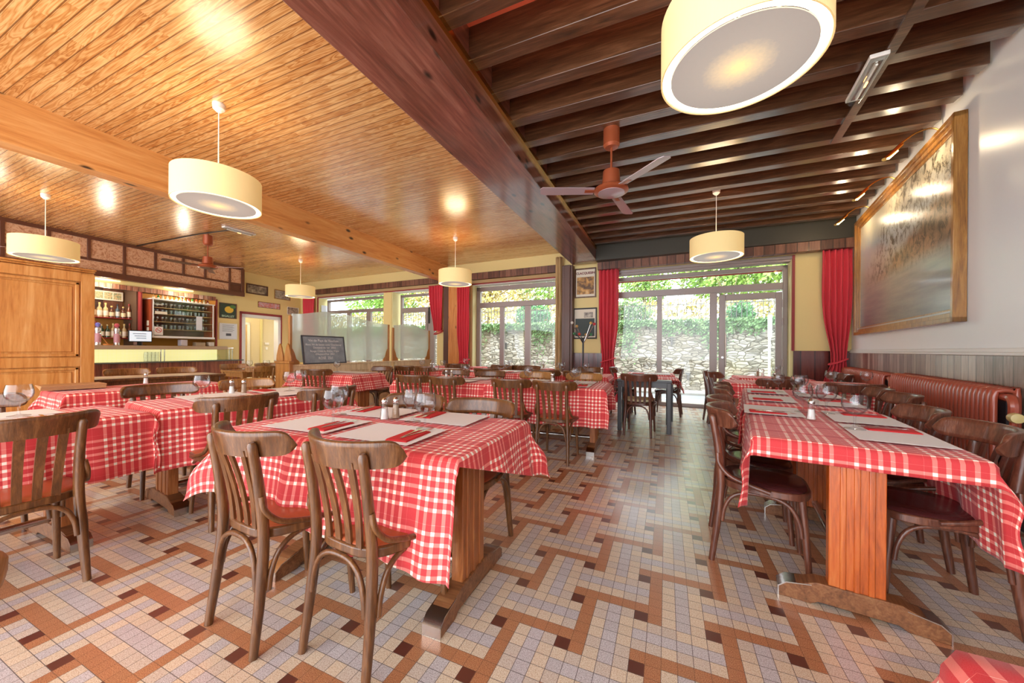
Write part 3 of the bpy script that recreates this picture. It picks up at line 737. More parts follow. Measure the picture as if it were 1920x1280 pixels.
def cloth_mesh(L, Wd, a0, a1, b0, b1, seed=0, step=.025, wave=.016, flare=.06, uoff=0., tap=None):
    """a0/a1 overhang at -x/+x ends, b0/b1 at -y/+y sides; top at z 0"""
    rnd = random.Random(seed); mb = MB(); uvl = mb.bm.loops.layers.uv.new('UVMap')
    us = [];
    def rng(lo, hi):
        n = max(2, int(round((hi - lo) / step))); return [lo + (hi - lo) * i / n for i in range(n + 1)]
    U = rng(-L / 2 - a0, -L / 2)[:-1] + rng(-L / 2, L / 2)[:-1] + rng(L / 2, L / 2 + a1)
    Vv = rng(-Wd / 2 - b0, -Wd / 2)[:-1] + rng(-Wd / 2, Wd / 2)[:-1] + rng(Wd / 2, Wd / 2 + b1)
    ph = [rnd.uniform(0, 6.28) for _ in range(12)]
    rho = .014
    def hang(d):
        q = rho * pi / 2
        if d < q: t = d / rho; return rho * sin(t), rho * (1 - cos(t))
        r = d - q; return rho + r * flare, rho + r * (1 - flare * flare / 2)
    def P(u, v):
        cu = max(-L / 2, min(L / 2, u)); cv = max(-Wd / 2, min(Wd / 2, v)); du = u - cu; dv = v - cv
        if abs(du) < 1e-9 and abs(dv) < 1e-9:
            return Vector((u, v, .0015 * sin(u * 9 + ph[0]) * sin(v * 11 + ph[1])))
        r = hypot(du, dv); o, dz = hang(r)
        if abs(dv) < 1e-9 or abs(du) < 1e-9:
            s = v if abs(dv) < 1e-9 else u; side = 0 if abs(dv) < 1e-9 else 4
            hl = (L if side else Wd) / 2
            edge = min(1., (hl - abs(s)) / .12); edge = max(0., edge)
            w = wave * (r / .3) * (1 + sin(s * 17 + ph[side]) + .6 * sin(s * 31 + ph[side + 1]) + .4 * sin(s * 7 + ph[side + 2])) * edge
            o += max(0, w)
            if abs(dv) < 1e-9: return Vector((cu + math.copysign(o, du), v, -dz))
            return Vector((u, cv + math.copysign(o, dv), -dz))
        f = atan2(abs(dv), abs(du)); k = sin(2 * f); dz *= (1 - .06 * k)
        fo = max(0., r - .01) * (.30 + .06 * sin(ph[9])) * k
        dx, dy = cos(f), sin(f)
        b = fo * .7071 + .010 * sin(r * 26 + ph[8]) * k
        return Vector((cu + math.copysign(o * dx + b, du), cv + math.copysign(o * dy + b, dv), -dz))
    def TP(u, v):
        # overhangs may vary along an edge: tap = (x0 at y-,y+, x1 at y-,y+, y0 at x-,x+, y1 at x-,x+)
        if not tap: return u, v
        fu = min(1, max(0, u / L + .5)); fv = min(1, max(0, v / Wd + .5)); uu, vv = u, v
        if u < -L / 2: uu = -L / 2 + (u + L / 2) * (tap[0] + (tap[1] - tap[0]) * fv)
        if u > L / 2: uu = L / 2 + (u - L / 2) * (tap[2] + (tap[3] - tap[2]) * fv)
        if v < -Wd / 2: vv = -Wd / 2 + (v + Wd / 2) * (tap[4] + (tap[5] - tap[4]) * fu)
        if v > Wd / 2: vv = Wd / 2 + (v - Wd / 2) * (tap[6] + (tap[7] - tap[6]) * fu)
        return uu, vv
    tp_ = {}
    grid = [[mb.bm.verts.new(P(*tp_.setdefault((i, j), TP(u, v)))) for j, v in enumerate(Vv)] for i, u in enumerate(U)]
    for i in range(len(U) - 1):
        for j in range(len(Vv) - 1):
            f = mb.bm.faces.new((grid[i][j], grid[i + 1][j], grid[i + 1][j + 1], grid[i][j + 1]))
            for lp_, (a, b) in zip(f.loops, ((i, j), (i + 1, j), (i + 1, j + 1), (i, j + 1))):
                q_ = tp_[(a, b)]; lp_[uvl].uv = (q_[0] + uoff, q_[1] + uoff * .7)
    return mb
def cloth(x, y, z, rz, dims, label, group='gingham tablecloths on the dining tables', **kw):
    o = cloth_mesh(*dims, **kw).build('tablecloth', M['plaid'], None, smooth=0)
    for p in o.data.polygons: p.use_smooth = True
    o.location = (x, y, z); o.rotation_euler = (0, 0, radians(rz))
    sm = o.modifiers.new('thickness', 'SOLIDIFY'); sm.thickness = .0016; sm.offset = 1
    return tag(o, label, 'tablecloth', group)

# ---- table-top things
def make_glass(seg=28):
    pr = [(.0, .0035), (.012, .004), (.034, .0025), (.0345, .0012), (.034, .0), (.0, .0)]
    mb = MB(); mb.lathe([(.0345, 0), (.0345, .002), (.020, .0045), (.006, .008), (.0042, .014), (.004, .045), (.0055, .058), (.012, .062)], seg)
    mb.lathe([(.012, .062), (.028, .070), (.0395, .086), (.0435, .103), (.0425, .120), (.0385, .138), (.0370, .144), (.0362, .144), (.0375, .138), (.0415, .120), (.0422, .103), (.0382, .088), (.027, .0725), (.010, .066), (.0, .0655)], seg)
    for v in mb.bm.verts: v.co *= 1.27
    return mb.build('wine_glass', M['glass'], smooth=60)
def make_shaker(pepper=False):
    root = MB().lathe([(0, 0), (.021, 0), (.0215, .004), (.019, .02), (.013, .082), (.0125, .084), (0, .084)], 10).build('pepper_shaker' if pepper else 'salt_shaker', M['glass'], smooth=25)
    MB().lathe([(0, .003), (.0175, .003), (.0155, .02), (.013, .055 if not pepper else .07), (0, .055 if not pepper else .07)], 10).build('pepper' if pepper else 'salt', M['pepper' if pepper else 'salt'], root)
    root.scale = (1.18, 1.18, 1.12)
    MB().lathe([(.0145, .082), (.015, .086), (.015, .096), (.011, .106), (.004, .111), (0, .1115)], 16).build('cap', M['chrome'], root)
    return root
def make_fork():
    mb = MB(); mb.prism([(-.003, -.10), (.003, -.10), (.0035, .0), (.008, .02), (.0095, .045), (-.0095, .045), (-.008, .02), (-.0035, 0)], .001, .003)
    for k in (-1, -.33, .33, 1): mb.box(.0082 * k - .0014, .0082 * k + .0014, .044, .09, .0015 + .0, .003)
    return mb.build('fork', M['chrome'], bevel=0.)
def make_knife():
    return MB().prism([(-.005, -.11), (.005, -.11), (.004, -.01), (.008, .0), (.008, .09), (.0, .11), (-.006, .10), (-.004, 0)], .001, .0032).build('knife', M['chrome'])
def make_napkin():
    root = MB().prism([(-.055, -.10), (.055, -.10), (.055, .10), (-.055, .10)], .0, .004).build('paper_napkin', M['napkin'], bevel=.001)
    MB().prism([(-.053, -.096), (.052, -.10), (.050, .098), (-.055, .094)], .0042, .007).build('upper_fold', M['napkin'], root, bevel=.001)
    return root
def make_mat():
    return MB().box(-.215, .215, -.16, .16, 0, .0012).build('paper_placemat', M['paper'], smooth=0)
protos = dict(wine_glass=make_glass(), salt_shaker=make_shaker(), pepper_shaker=make_shaker(True), fork=make_fork(), knife=make_knife(), paper_napkin=make_napkin(), paper_placemat=make_mat())
first = set()
CATS = dict(wine_glass='glass', salt_shaker='salt shaker', pepper_shaker='pepper shaker', fork='fork', knife='knife', paper_napkin='napkin', paper_placemat='placemat')
def put(kind, x, y, z, rz, label, group=None):
    if kind not in first: first.add(kind); o = protos[kind]; o.location = (x, y, z); o.rotation_euler = (0, 0, radians(rz))
    else: o = dup(protos[kind], (x, y, z), radians(rz))
    return tag(o, label, CATS[kind], group)
ZT = .7635      # top of the cloths
def setting(x, y, face, where, glass=True, mat=True, nap=True, gx=-.06, gy=.10, cut=True):
    """one place: guest at the -y side when face=0"""
    a = radians(face); R = lambda dx, dy: (x + dx * cos(a) - dy * sin(a), y + dx * sin(a) + dy * cos(a))
    if mat: put('paper_placemat', x, y, ZT, face, 'white paper placemat ' + where, 'paper placemats')
    if nap:
        n = R(.125, -.03); put('paper_napkin', n[0], n[1], ZT + .0014, face + 3, 'folded red napkin ' + where, 'red paper napkins')
    if cut:
        n = R(.115, .01); put('fork', n[0], n[1], ZT + .0086, face + 8, 'steel fork ' + where, 'forks'); n = R(.145, .01); put('knife', n[0], n[1], ZT + .0086, face - 6, 'steel knife ' + where, 'knives')
    if glass:
        n = R(gx, gy); put('wine_glass', n[0], n[1], ZT + .0014 * mat, 0, 'empty balloon wine glass ' + where, 'wine glasses')

# ================================================================= TABLE GROUPS
def tbl(proto, x, y, rz, label, cat='table', group='trestle dining tables'):
    proto.location = (x, y, 0); proto.rotation_euler = (0, 0, radians(rz)); return tag(proto, label, cat, group)

# T1: front left-centre
tbl(make_trestle(1.36, .72, (-.40, .56), wide=.22), -1.44, 1.50, 2, 'oak trestle table in the centre foreground with a steel foot rail')
cloth(-1.44, 1.545, .75, 2, (1.38, .80, .20, .30, .36, .20), 'red and white plaid tablecloth on the centre foreground table laid for four', seed=3, flare=.12, uoff=.03, tap=(1, 1, .12, 1.1, .9, 1.25, 1, 1))
chair(ch_tan, -1.085, 1.165, -5, 'dark bentwood chair in the centre foreground, right of the pair seen from behind')
chair(ch_tan, -1.575, 1.10, -5, 'dark bentwood chair in the centre foreground, left of the pair seen from behind')
chair(ch_tan, -1.08, 1.84, 177, 'dark bentwood chair at the far side of the centre foreground table, right one')
chair(ch_tan, -1.60, 1.86, 181, 'dark bentwood chair at the far side of the centre foreground table, left one')
w = 'at the %s place of the centre foreground table'
setting(-1.72, 1.36, 2, w % 'near left', gx=.08, gy=.02); setting(-1.22, 1.36, 2, w % 'near right', gx=.10, gy=.13)
setting(-1.70, 1.78, 182, w % 'far left', gx=.14, gy=.19); setting(-1.20, 1.79, 182, w % 'far right', gx=.10, gy=.18)
put('salt_shaker', -1.49, 1.60, ZT, 10, 'glass salt shaker in the middle of the centre foreground table'); put('pepper_shaker', -1.455, 1.655, ZT, 30, 'glass pepper shaker behind the salt shaker on the centre foreground table')

# T2: second from the left, long side running away
tbl(make_trestle(1.36, .70, (-.56, .5)), -3.33, 1.98, 82, 'dark oak trestle table behind the left foreground table, its foot with a worn steel cap')
cloth(-3.33, 1.98, .75, 82, (1.38, .72, .10, .22, .40, .30), 'plaid tablecloth on the second table from the left, its long corner hanging towards the floor', seed=11, flare=.08, uoff=.11)
chair(ch_tan, -2.84, 1.55, 78, 'dark bentwood chair on the right side of the second table from the left, nearer one')
chair(ch_tan, -2.76, 2.20, 76, 'dark bentwood chair on the right side of the second table from the left, farther one')
chair(ch_tan, -3.84, 1.60, -100, 'dark bentwood chair on the left side of the second table from the left')
chair(ch_lgt, -3.78, 2.25, -100, 'light brown bentwood chair on the left side of the second table, beyond the dark one')
w = 'at the %s place of the second table from the left'
setting(-3.18, 1.72, 82, w % 'near right', glass=False); setting(-3.52, 1.78, -98, w % 'near left', gx=.13, gy=.15, cut=False, nap=False)
setting(-3.12, 2.24, 82, w % 'far right', gx=.0, gy=.14); setting(-3.45, 2.30, -98, w % 'far left', gx=-.15, gy=.08, cut=False)
put('salt_shaker', -3.55, 1.93, ZT, 0, 'white-capped salt shaker on the second table from the left'); put('pepper_shaker', -3.48, 1.99, ZT, 0, 'pepper shaker beside the salt shaker on the second table from the left')

# T0: at the left picture edge
tbl(make_trestle(1.38, .66, (-.45, .44)), -3.40, .47, 90, 'oak trestle table cut by the left edge of the picture')
cloth(-3.40, .47, .75, 90, (1.44, .68, .2, .07, .37, .3), 'plaid tablecloth on the table cut by the left edge, hanging behind the chair slats', seed=5, flare=.05, uoff=.07)
chair(ch_tan, -2.90, .635, 88, 'large dark bentwood chair at the left edge of the picture, seen from behind')
chair(ch_tan, -3.98, .70, -92, 'brown bentwood chair at the far side of the left-edge table')
w = 'on the table at the left picture edge'
setting(-3.22, .66, 90, w + ', near side', glass=False); setting(-3.56, .72, -90, w + ', far side', gx=-.05, gy=.11, cut=False)
# chair rail end at the very left edge
chair(ch_lgt, -1.20, .0, 80, 'cream-edged chair just entering the picture at the lower left edge')

# T3: against the oak cupboard
tbl(make_trestle(1.2, .66, (-.4, .4)), -5.12, 1.95, 86, 'trestle table under plaid cloth in front of the oak cupboard')
cloth(-5.12, 1.95, .75, 86, (1.22, .68, .16, .2, .25, .2), 'plaid tablecloth on the table by the oak cupboard, under the stacked menus', seed=21, step=.035, uoff=.02)
for i in range(4):
    o = MB().box(-.20, .20, -.14, .14, 0, .0095).build('menu_folder', M['kraft'], smooth=0, bevel=.002)
    o.location = (-5.30 + .004 * i, 1.50 - .004 * i, ZT + .011 * i); o.rotation_euler = (0, 0, radians(78 + 2 * i))
    tag(o, 'brown card menu folder in the stack by the oak cupboard, ' + ['lowest', 'second from the bottom', 'second from the top', 'topmost'][i], 'menu', 'menu folders stacked on the cupboard table')
put('salt_shaker', -5.28, 2.02, ZT, 0, 'tall white shaker beside the stacked menus'); 

# T4: bare dark table with a runner
def square_table(name, L, W_, h, mat, legw=.065):
    root = empty(name)
    MB().box(-L / 2, L / 2, -W_ / 2, W_ / 2, h - .03, h).build('tabletop', mat, root, bevel=.004)
    mb = MB(); mb.box(-L / 2 + .03, L / 2 - .03, -W_ / 2 + .03, -W_ / 2 + .05, h - .11, h - .03); mb.box(-L / 2 + .03, L / 2 - .03, W_ / 2 - .05, W_ / 2 - .03, h - .11, h - .03)
    mb.box(-L / 2 + .03, -L / 2 + .05, -W_ / 2 + .03, W_ / 2 - .03, h - .11, h - .03); mb.box(L / 2 - .05, L / 2 - .03, -W_ / 2 + .03, W_ / 2 - .03, h - .11, h - .03); mb.build('apron', mat, root)
    for sx in (-1, 1):
        for sy in (-1, 1):
            MB().box(sx * (L / 2 - .01 - legw / 2) - legw / 2, sx * (L / 2 - .01 - legw / 2) + legw / 2, sy * (W_ / 2 - .01 - legw / 2) - legw / 2, sy * (W_ / 2 - .01 - legw / 2) + legw / 2, 0, h - .03).build('leg', mat, root, bevel=.004)
    return root
t = square_table('wooden_table', 1.35, .7, .77, M['chair']); t.location = (-6.55, 2.62, 0); t.rotation_euler = (0, 0, radians(84)); tag(t, 'dark wooden table with a pale runner in front of the bar', 'table')
o = MB().box(-.62, .60, -.27, .27, 0, .002).build('table_runner', M['art_cream'], smooth=0); o.location = (-6.55, 2.62, .771); o.rotation_euler = (0, 0, radians(84)); tag(o, 'pale cream runner on the dark table in front of the bar', 'table runner')
chair(ch_lgt, -7.10, 2.55, -98, 'light brown chair behind the runner table, nearer one'); chair(ch_lgt, -7.05, 3.10, -100, 'light brown chair behind the runner table, farther one')

# T5: light chairs in front of the bar end
t = square_table('wooden_table', 1.5, .75, .75, M['chairlight']); t.location = (-7.15, 4.65, 0); t.rotation_euler = (0, 0, radians(86)); tag(t, 'light wooden table between light brown chairs near the bar end', 'table')
for i, (x_, y_, f_) in enumerate([(-6.72, 4.06, 84), (-6.68, 4.46, 88), (-6.62, 4.98, 82)]):
    chair(ch_lgt, x_, y_, f_, 'light brown chair, room side of the table near the bar, ' + ['nearest', 'middle', 'farthest'][i] + ' of three')
for i, (x_, y_, f_) in enumerate([(-7.62, 4.25, -95), (-7.58, 4.85, -92)]):
    chair(ch_lgt, x_, y_, f_, 'light brown chair, bar side of the table near the bar, ' + ['nearer', 'farther'][i] + ' of two')
for i, (x_, y_) in enumerate([(-7.05, 4.12), (-7.0, 4.4), (-7.02, 4.62), (-6.98, 4.95), (-6.9, 5.2)]):
    put('wine_glass', x_, y_, .75, 0, 'wine glass on the light wooden table near the bar, ' + ['nearest', 'second nearest', 'middle', 'second farthest', 'farthest'][i], 'wine glasses on the light table')

# T6: by the oak partition
tbl(make_trestle(1.25, .68, (-.42, .52), rail=False), -5.08, 4.36, 4, 'trestle table beside the oak partition, its dark pedestal bare at the right end')
cloth(-5.08, 4.36, .75, 4, (1.27, .70, .12, .26, .22, .25), 'plaid tablecloth on the table beside the oak partition', seed=31, step=.035, flare=.25, uoff=.05)
chair(ch_tan, -5.05, 4.02, 25, 'dark bentwood chair on the near side of the partition table')
chair(ch_tan, -4.72, 4.86, 180, 'dark bentwood chair on the far side of the partition table')
setting(-5.15, 4.50, 184, 'on the partition table', gx=.05, gy=.05, cut=False, nap=False)
setting(-4.75, 4.52, 184, 'on the right end of the partition table', glass=False, cut=False, nap=False)

# T7 + T8: middle row
tbl(make_trestle(1.34, .74, (-.5, .5)), -2.70, 4.19, 3, 'trestle table in the middle row, left of the pair pushed end to end')
cloth(-2.70, 4.19, .75, 3, (1.35, .76, .06, .03, .40, .34), 'plaid tablecloth on the left table of the middle row', seed=41, step=.03, uoff=.15)
tbl(make_trestle(1.36, .76, (-.5, .53)), -1.31, 4.24, 3, 'trestle table in the middle row, right of the pair, by the aisle')
cloth(-1.31, 4.24, .752, 3, (1.37, .78, .04, .10, .42, .36), 'plaid tablecloth on the right table of the middle row, its corner hanging over the aisle', seed=47, step=.03, uoff=.09)
chair(ch_tan, -2.96, 3.78, 8, 'dark bentwood chair at the near side of the left middle-row table, left one')
chair(ch_tan, -2.42, 3.74, 4, 'dark bentwood chair at the near side of the left middle-row table, right one')
chair(ch_tan, -1.60, 3.80, 2, 'dark bentwood chair at the near side of the right middle-row table, left one')
chair(ch_tan, -1.08, 3.76, 0, 'dark bentwood chair at the near side of the right middle-row table, nearest the aisle')
chair(ch_tan, -3.02, 4.66, 182, 'dark bentwood chair at the far side of the left middle-row table, left one'); chair(ch_tan, -2.42, 4.66, 180, 'dark bentwood chair at the far side of the left middle-row table, right one')
chair(ch_lgt, -1.72, 4.70, 180, 'brown bentwood chair at the far side of the right middle-row table, left one'); chair(ch_lgt, -1.02, 4.72, 183, 'brown bentwood chair at the far side of the right middle-row table, behind the two glasses')
w = 'on the middle row, %s'
setting(-3.0, 4.0, 3, w % 'left table, near left', glass=False); setting(-2.46, 4.0, 3, w % 'left table, near right', glass=False, nap=False, cut=False)
setting(-3.02, 4.40, 183, w % 'left table, far left', gx=.05); setting(-2.44, 4.42, 183, w % 'left table, far right', gx=.15, gy=.05)
setting(-1.60, 4.06, 3, w % 'right table, near left', gx=.05, gy=.05); setting(-1.0, 4.08, 3, w % 'right table, near right', glass=True, gx=.0, gy=.12)
setting(-1.62, 4.46, 183, w % 'right table, far left', glass=False); setting(-1.02, 4.48, 183, w % 'right table, far right', gx=.0, gy=.10)
put('salt_shaker', -2.78, 4.16, ZT, 0, 'salt shaker on the left middle-row table'); put('pepper_shaker', -2.72, 4.20, ZT, 0, 'pepper shaker on the left middle-row table')
put('pepper_shaker', -1.30, 4.26, ZT, 0, 'pepper shaker on the right middle-row table'); put('salt_shaker', -1.27, 4.20, ZT, 0, 'salt shaker on the right middle-row table')

# T9, T10, T11: third row
for (x_, nm, sd, ll) in ((-4.35, 'left', 51, .1), (-2.98, 'middle', 53, .05), (-1.52, 'right', 57, .10)):
    tbl(make_trestle(1.3, .74, (-.48, .56)), x_, 6.05, 2, 'trestle table in the third row, ' + nm + ' one')
    cloth(x_, 6.05, .75, 2, (1.32, .76, ll, ll + .02, .34, .30), 'plaid tablecloth on the %s table of the third row' % nm, seed=sd, step=.045, uoff=.03 * sd)
for (x_, y_, f_, s_) in ((-4.62, 5.62, 5, 'left table, left'), (-4.12, 5.60, -4, 'left table, right'), (-2.85, 5.60, 4, 'middle table'), (-1.78, 5.62, 2, 'right table, left'), (-1.24, 5.60, -3, 'right table, right')):
    chair(ch_tan, x_, y_, f_, 'dark bentwood chair on the near side of the third row, ' + s_)
for (x_, y_, f_, s_) in ((-2.5, 6.5, 182, 'middle table, right'), (-3.1, 6.48, 178, 'middle table, left'), (-1.3, 6.52, 180, 'right table'), (-4.1, 6.5, 180, 'left table')):
    chair(ch_tan, x_, y_, f_, 'dark bentwood chair on the far side of the third row, ' + s_)
w = 'on the third row, %s'
for x_, s_, g_ in ((-4.6, 'left table, left', True), (-4.1, 'left table, right', True), (-3.2, 'middle table, left', False), (-2.7, 'middle table, right', True), (-1.8, 'right table, left', True), (-1.25, 'right table, right', True)):
    setting(x_, 5.88, 2, w % s_, glass=g_, cut=False, gx=.02 if s_ != 'right table, left' else .16); 
    setting(x_, 6.24, 182, w % (s_ + ', far side'), glass=(x_ in (-1.8,)), cut=False, nap=False)
put('salt_shaker', -4.42, 6.05, ZT, 0, 'salt shaker on the left table of the third row'); put('pepper_shaker', -4.36, 6.05, ZT, 0, 'pepper shaker on the left table of the third row')
put('pepper_shaker', -.98, 6.0, ZT, 0, 'pepper shaker at the aisle end of the third row')
# T12, T13: by the windows
for (x_, nm, sd) in ((-4.62, 'left', 61), (-2.95, 'right', 63)):
    tbl(make_trestle(1.25, .70, (-.45, .5)), x_, 7.35, -1, 'trestle table of the window row, ' + nm + ' one')
    cloth(x_, 7.35, .75, -1, (1.27, .72, .1, .16, .28, .22), 'plaid tablecloth on the %s table of the window row' % nm, seed=sd, step=.045, uoff=.01 * sd)
chair(ch_tan, -4.35, 6.93, 10, 'dark bentwood chair on the near side of the left window-row table')
for x_, f_, s_ in ((-3.2, 8, 'left'), (-2.75, -14, 'right')): chair(ch_tan, x_, 6.98, f_, 'dark bentwood chair on the near side of the right window-row table, %s one' % s_)
setting(-4.3, 7.2, 0, 'on the left window-row table', cut=False, gx=-.05); setting(-3.1, 7.2, 0, 'on the right window-row table, left', cut=False, nap=False, gx=-.1); setting(-2.6, 7.2, 0, 'on the right window-row table, right', cut=False, nap=False, glass=True, gx=0.)
put('salt_shaker', -2.52, 7.4, ZT, 0, 'salt shaker on the right window-row table'); put('pepper_shaker', -2.46, 7.42, ZT, 0, 'pepper shaker on the right window-row table')

# T14: small square-legged table in the aisle
t = square_table('square_table', .74, .74, .745, M['darktable'], .055); t.location = (-.30, 5.80, 0); t.rotation_euler = (0, 0, radians(1)); tag(t, 'small square table with straight dark legs by the aisle in front of the big window', 'table')
cloth(-.27, 5.93, .755, 1, (.84, .52, .26, .22, .03, .14), 'small plaid tablecloth askew on the dark-legged square table', seed=71, step=.03, flare=.3, uoff=.06)
chair(ch_cus, -.34, 5.36, -4, 'reddish bentwood chair with a cream cushion at the near side of the square table')
t = square_table('square_table', .74, .74, .745, M['darktable'], .055); t.location = (-.26, 6.78, 0); t.rotation_euler = (0, 0, radians(1)); tag(t, 'small square table with straight dark legs, farther one nearest the big window', 'table')
cloth(-.26, 6.78, .755, 1, (.76, .76, .05, .20, .10, .10), 'small plaid tablecloth on the farther square table by the big window', seed=73, step=.035, flare=.15, uoff=.02)
chair(ch_brn, .02, 7.12, 84, 'reddish bentwood chair at the right side of the farther square table')
chair(ch_brn, -.72, 7.0, -84, 'reddish bentwood chair at the left side of the farther square table')
setting(-.42, 6.75, -90, 'on the farther square table, left', gx=.03, gy=.10, cut=False); setting(-.10, 6.75, 90, 'on the farther square table, right', gx=.0, gy=.10, cut=False, nap=False)

# right row
tbl(make_trestle(1.22, .74, (-.575, .44), 'trestle2', wide=.19, R=.28), .875, 2.66, 81, 'orange-brown trestle table in the right foreground with a grooved wide pedestal')
cloth(.875, 2.66, .75, 81, (1.24, .76, .10, .05, .40, .36), 'plaid tablecloth on the right foreground table, its corners hanging in long points', seed=81, flare=.04, uoff=.04, wave=.012)
tbl(make_trestle(1.45, .74, (-.5, .55), 'trestle2', wide=.285), 1.085, 4.05, 81, 'orange-brown trestle table behind the right foreground table')
cloth(1.085, 4.05, .75, 81, (1.46, .76, .05, .18, .36, .34), 'plaid tablecloth on the second table of the right row', seed=83, step=.03, uoff=.13)
for i, (x_, y_) in enumerate([(.50, 2.43), (.54, 2.86), (.66, 3.60), (.72, 4.12)]):
    chair(ch_brn, x_, y_, -99, 'dark brown bentwood chair on the aisle side of the right row, ' + ['nearest', 'second', 'third', 'farthest'][i] + ' of four')
for i, (x_, y_, f_) in enumerate([(1.13, 2.34, 84), (1.19, 2.88, 82), (1.50, 3.75, 82), (1.56, 4.25, 80)]):
    chair(ch_brn, x_, y_, f_, 'dark brown bentwood chair on the radiator side of the right row, ' + ['nearest', 'second', 'third', 'farthest'][i] + ' of four')
w = 'on the right foreground table, %s'
setting(.67, 2.98, -99, w % 'aisle side far', gx=-.02, gy=.17); setting(1.02, 2.36, 81, w % 'radiator side near', gx=.06, gy=.12)
setting(1.10, 2.86, 81, w % 'radiator side far', gx=.09, gy=.15); put('wine_glass', .98, 3.16, ZT, 0, 'empty balloon wine glass on the right foreground table, at its far end')
put('salt_shaker', .80, 2.68, ZT, 5, 'large glass salt shaker on the right foreground table')
w = 'on the second table of the right row, %s'
setting(.83, 3.72, -99, w % 'aisle side near', glass=False, cut=False); setting(.93, 4.35, -99, w % 'aisle side far', gx=.0, gy=.10, cut=False)
setting(1.22, 3.62, 81, w % 'radiator side near', glass=False, cut=False); setting(1.30, 4.2, 81, w % 'radiator side far', gx=.0, gy=.12, cut=False)
put('wine_glass', 1.10, 4.02, ZT, 0, 'empty balloon wine glass in the middle of the second table of the right row')
# table along the radiator
tbl(make_trestle(1.2, .62, (-.42, .42)), 2.03, 5.72, 81, 'trestle table alongside the radiators')
cloth(2.03, 5.72, .75, 81, (1.22, .64, .30, .1, .1, .08), 'plaid tablecloth on the table alongside the radiators', seed=91, step=.035, uoff=.02, wave=.006, flare=.02)
chair(ch_brn, 1.80, 4.92, -8, 'dark bentwood chair at the near end of the radiator table'); chair(ch_brn, 1.62, 5.75, -95, 'dark bentwood chair at the left side of the radiator table')
put('wine_glass', 1.78, 5.35, ZT, 0, 'wine glass on the radiator table, left one'); put('wine_glass', 2.10, 5.35, ZT, 0, 'wine glass on the radiator table, right one')
put('paper_placemat', 1.95, 5.40, ZT, -9, 'white paper placemat at the near end of the radiator table', 'paper placemats')
tbl(make_trestle(1.0, .66, (-.38, .38)), 1.30, 5.75, 0, 'trestle table in front of the glass door, nearer one')
cloth(1.25, 5.75, .75, 0, (.95, .68, .06, .03, .20, .1), 'plaid tablecloth on the nearer table in front of the glass door', seed=93, step=.04, uoff=.05)
chair(ch_brn, 1.22, 5.30, 8, 'dark bentwood chair with its back to the viewer in front of the nearer door table')
tbl(make_trestle(.92, .66, (-.34, .34)), 1.52, 6.85, 0, 'trestle table in front of the glass door, farther one')
cloth(1.52, 6.85, .75, 0, (.94, .68, .10, .06, .20, .1), 'plaid tablecloth on the farther table in front of the glass door', seed=95, step=.04, uoff=.09)
for i, (x_, y_, f_) in enumerate([(.88, 6.45, -80), (.84, 6.72, -82)]): chair(ch_brn, x_, y_, f_, 'reddish bentwood chair turned sideways left of the door tables, ' + ['nearer', 'farther'][i] + ' one')
for i, (x_, y_, f_) in enumerate([(2.16, 6.60, 84), (2.20, 7.02, 86)]): chair(ch_brn, x_, y_, f_, 'dark bentwood chair right of the farther door table, ' + ['nearer', 'farther'][i] + ' one')
put('salt_shaker', 1.42, 6.85, ZT, 0, 'salt shaker on the farther door table'); put('pepper_shaker', 1.36, 6.88, ZT, 0, 'pepper shaker on the farther door table'); put('wine_glass', 1.60, 6.85, ZT, 0, 'wine glass on the farther door table'); put('pepper_shaker', 1.35, 5.85, ZT, 0, 'pepper shaker on the nearer door table')
# cloth entering at the lower right corner
tbl(make_trestle(1.02, .66, (-.4, .4), rail=False), .92, .31, -3, 'trestle table below the lower right corner of the picture')
cloth(.88, .345, .75, -3, (1.04, .68, .1, .08, .1, .1), 'blurred plaid tablecloth entering at the lower right corner', seed=99, step=.03, wave=.02)

# ================================================================= LAMPS
def make_pendant(drop):
    """origin at the ceiling; disc bottom at -drop"""
    root = empty('pendant_lamp'); R = .33; zb = -drop
    MB().lathe([(0, 0), (.048, 0), (.050, -.012), (.046, -.05), (.020, -.075), (0, -.078)], 20).build('ceiling_rose', M['white'], root)
    MB().tube([(0, 0, -.07), (0, 0, zb + .20)], .0045, 6).build('cord', M['white'], root)
    MB().lathe([(R, zb), (R + .003, zb), (R + .003, zb + .27), (R, zb + .27), (R - .004, zb + .268), (R - .004, zb + .002), (R, zb)], 64).build('lamp_shade', M['shade'], root, 30)
    MB().lathe([(R - .005, zb + .012), (R - .042, zb + .012), (R - .042, zb + .018), (R - .005, zb + .018)], 64).build('glowing_ring', M['glow'], root, 30)
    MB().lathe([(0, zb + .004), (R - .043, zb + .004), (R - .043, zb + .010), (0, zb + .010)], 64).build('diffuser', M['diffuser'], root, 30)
    mb = MB()
    for k in range(3):
        a = 2 * pi * k / 3; mb.tube([(0, 0, zb + .2), (R * cos(a), R * sin(a), zb + .262)], .003, 5)
    mb.build('shade_spider', M['white'], root)
    return root
def lamp_light(x, y, z, W, r=.28):
    l = bpy.data.lights.new('pendant_bulb', 'POINT'); l.energy = W; l.color = (1., .80, .56); l.shadow_soft_size = r
    o = bpy.data.objects.new('pendant_bulb', l); COL.objects.link(o); o.location = (x, y, z)
pend = make_pendant(.95); fst = True
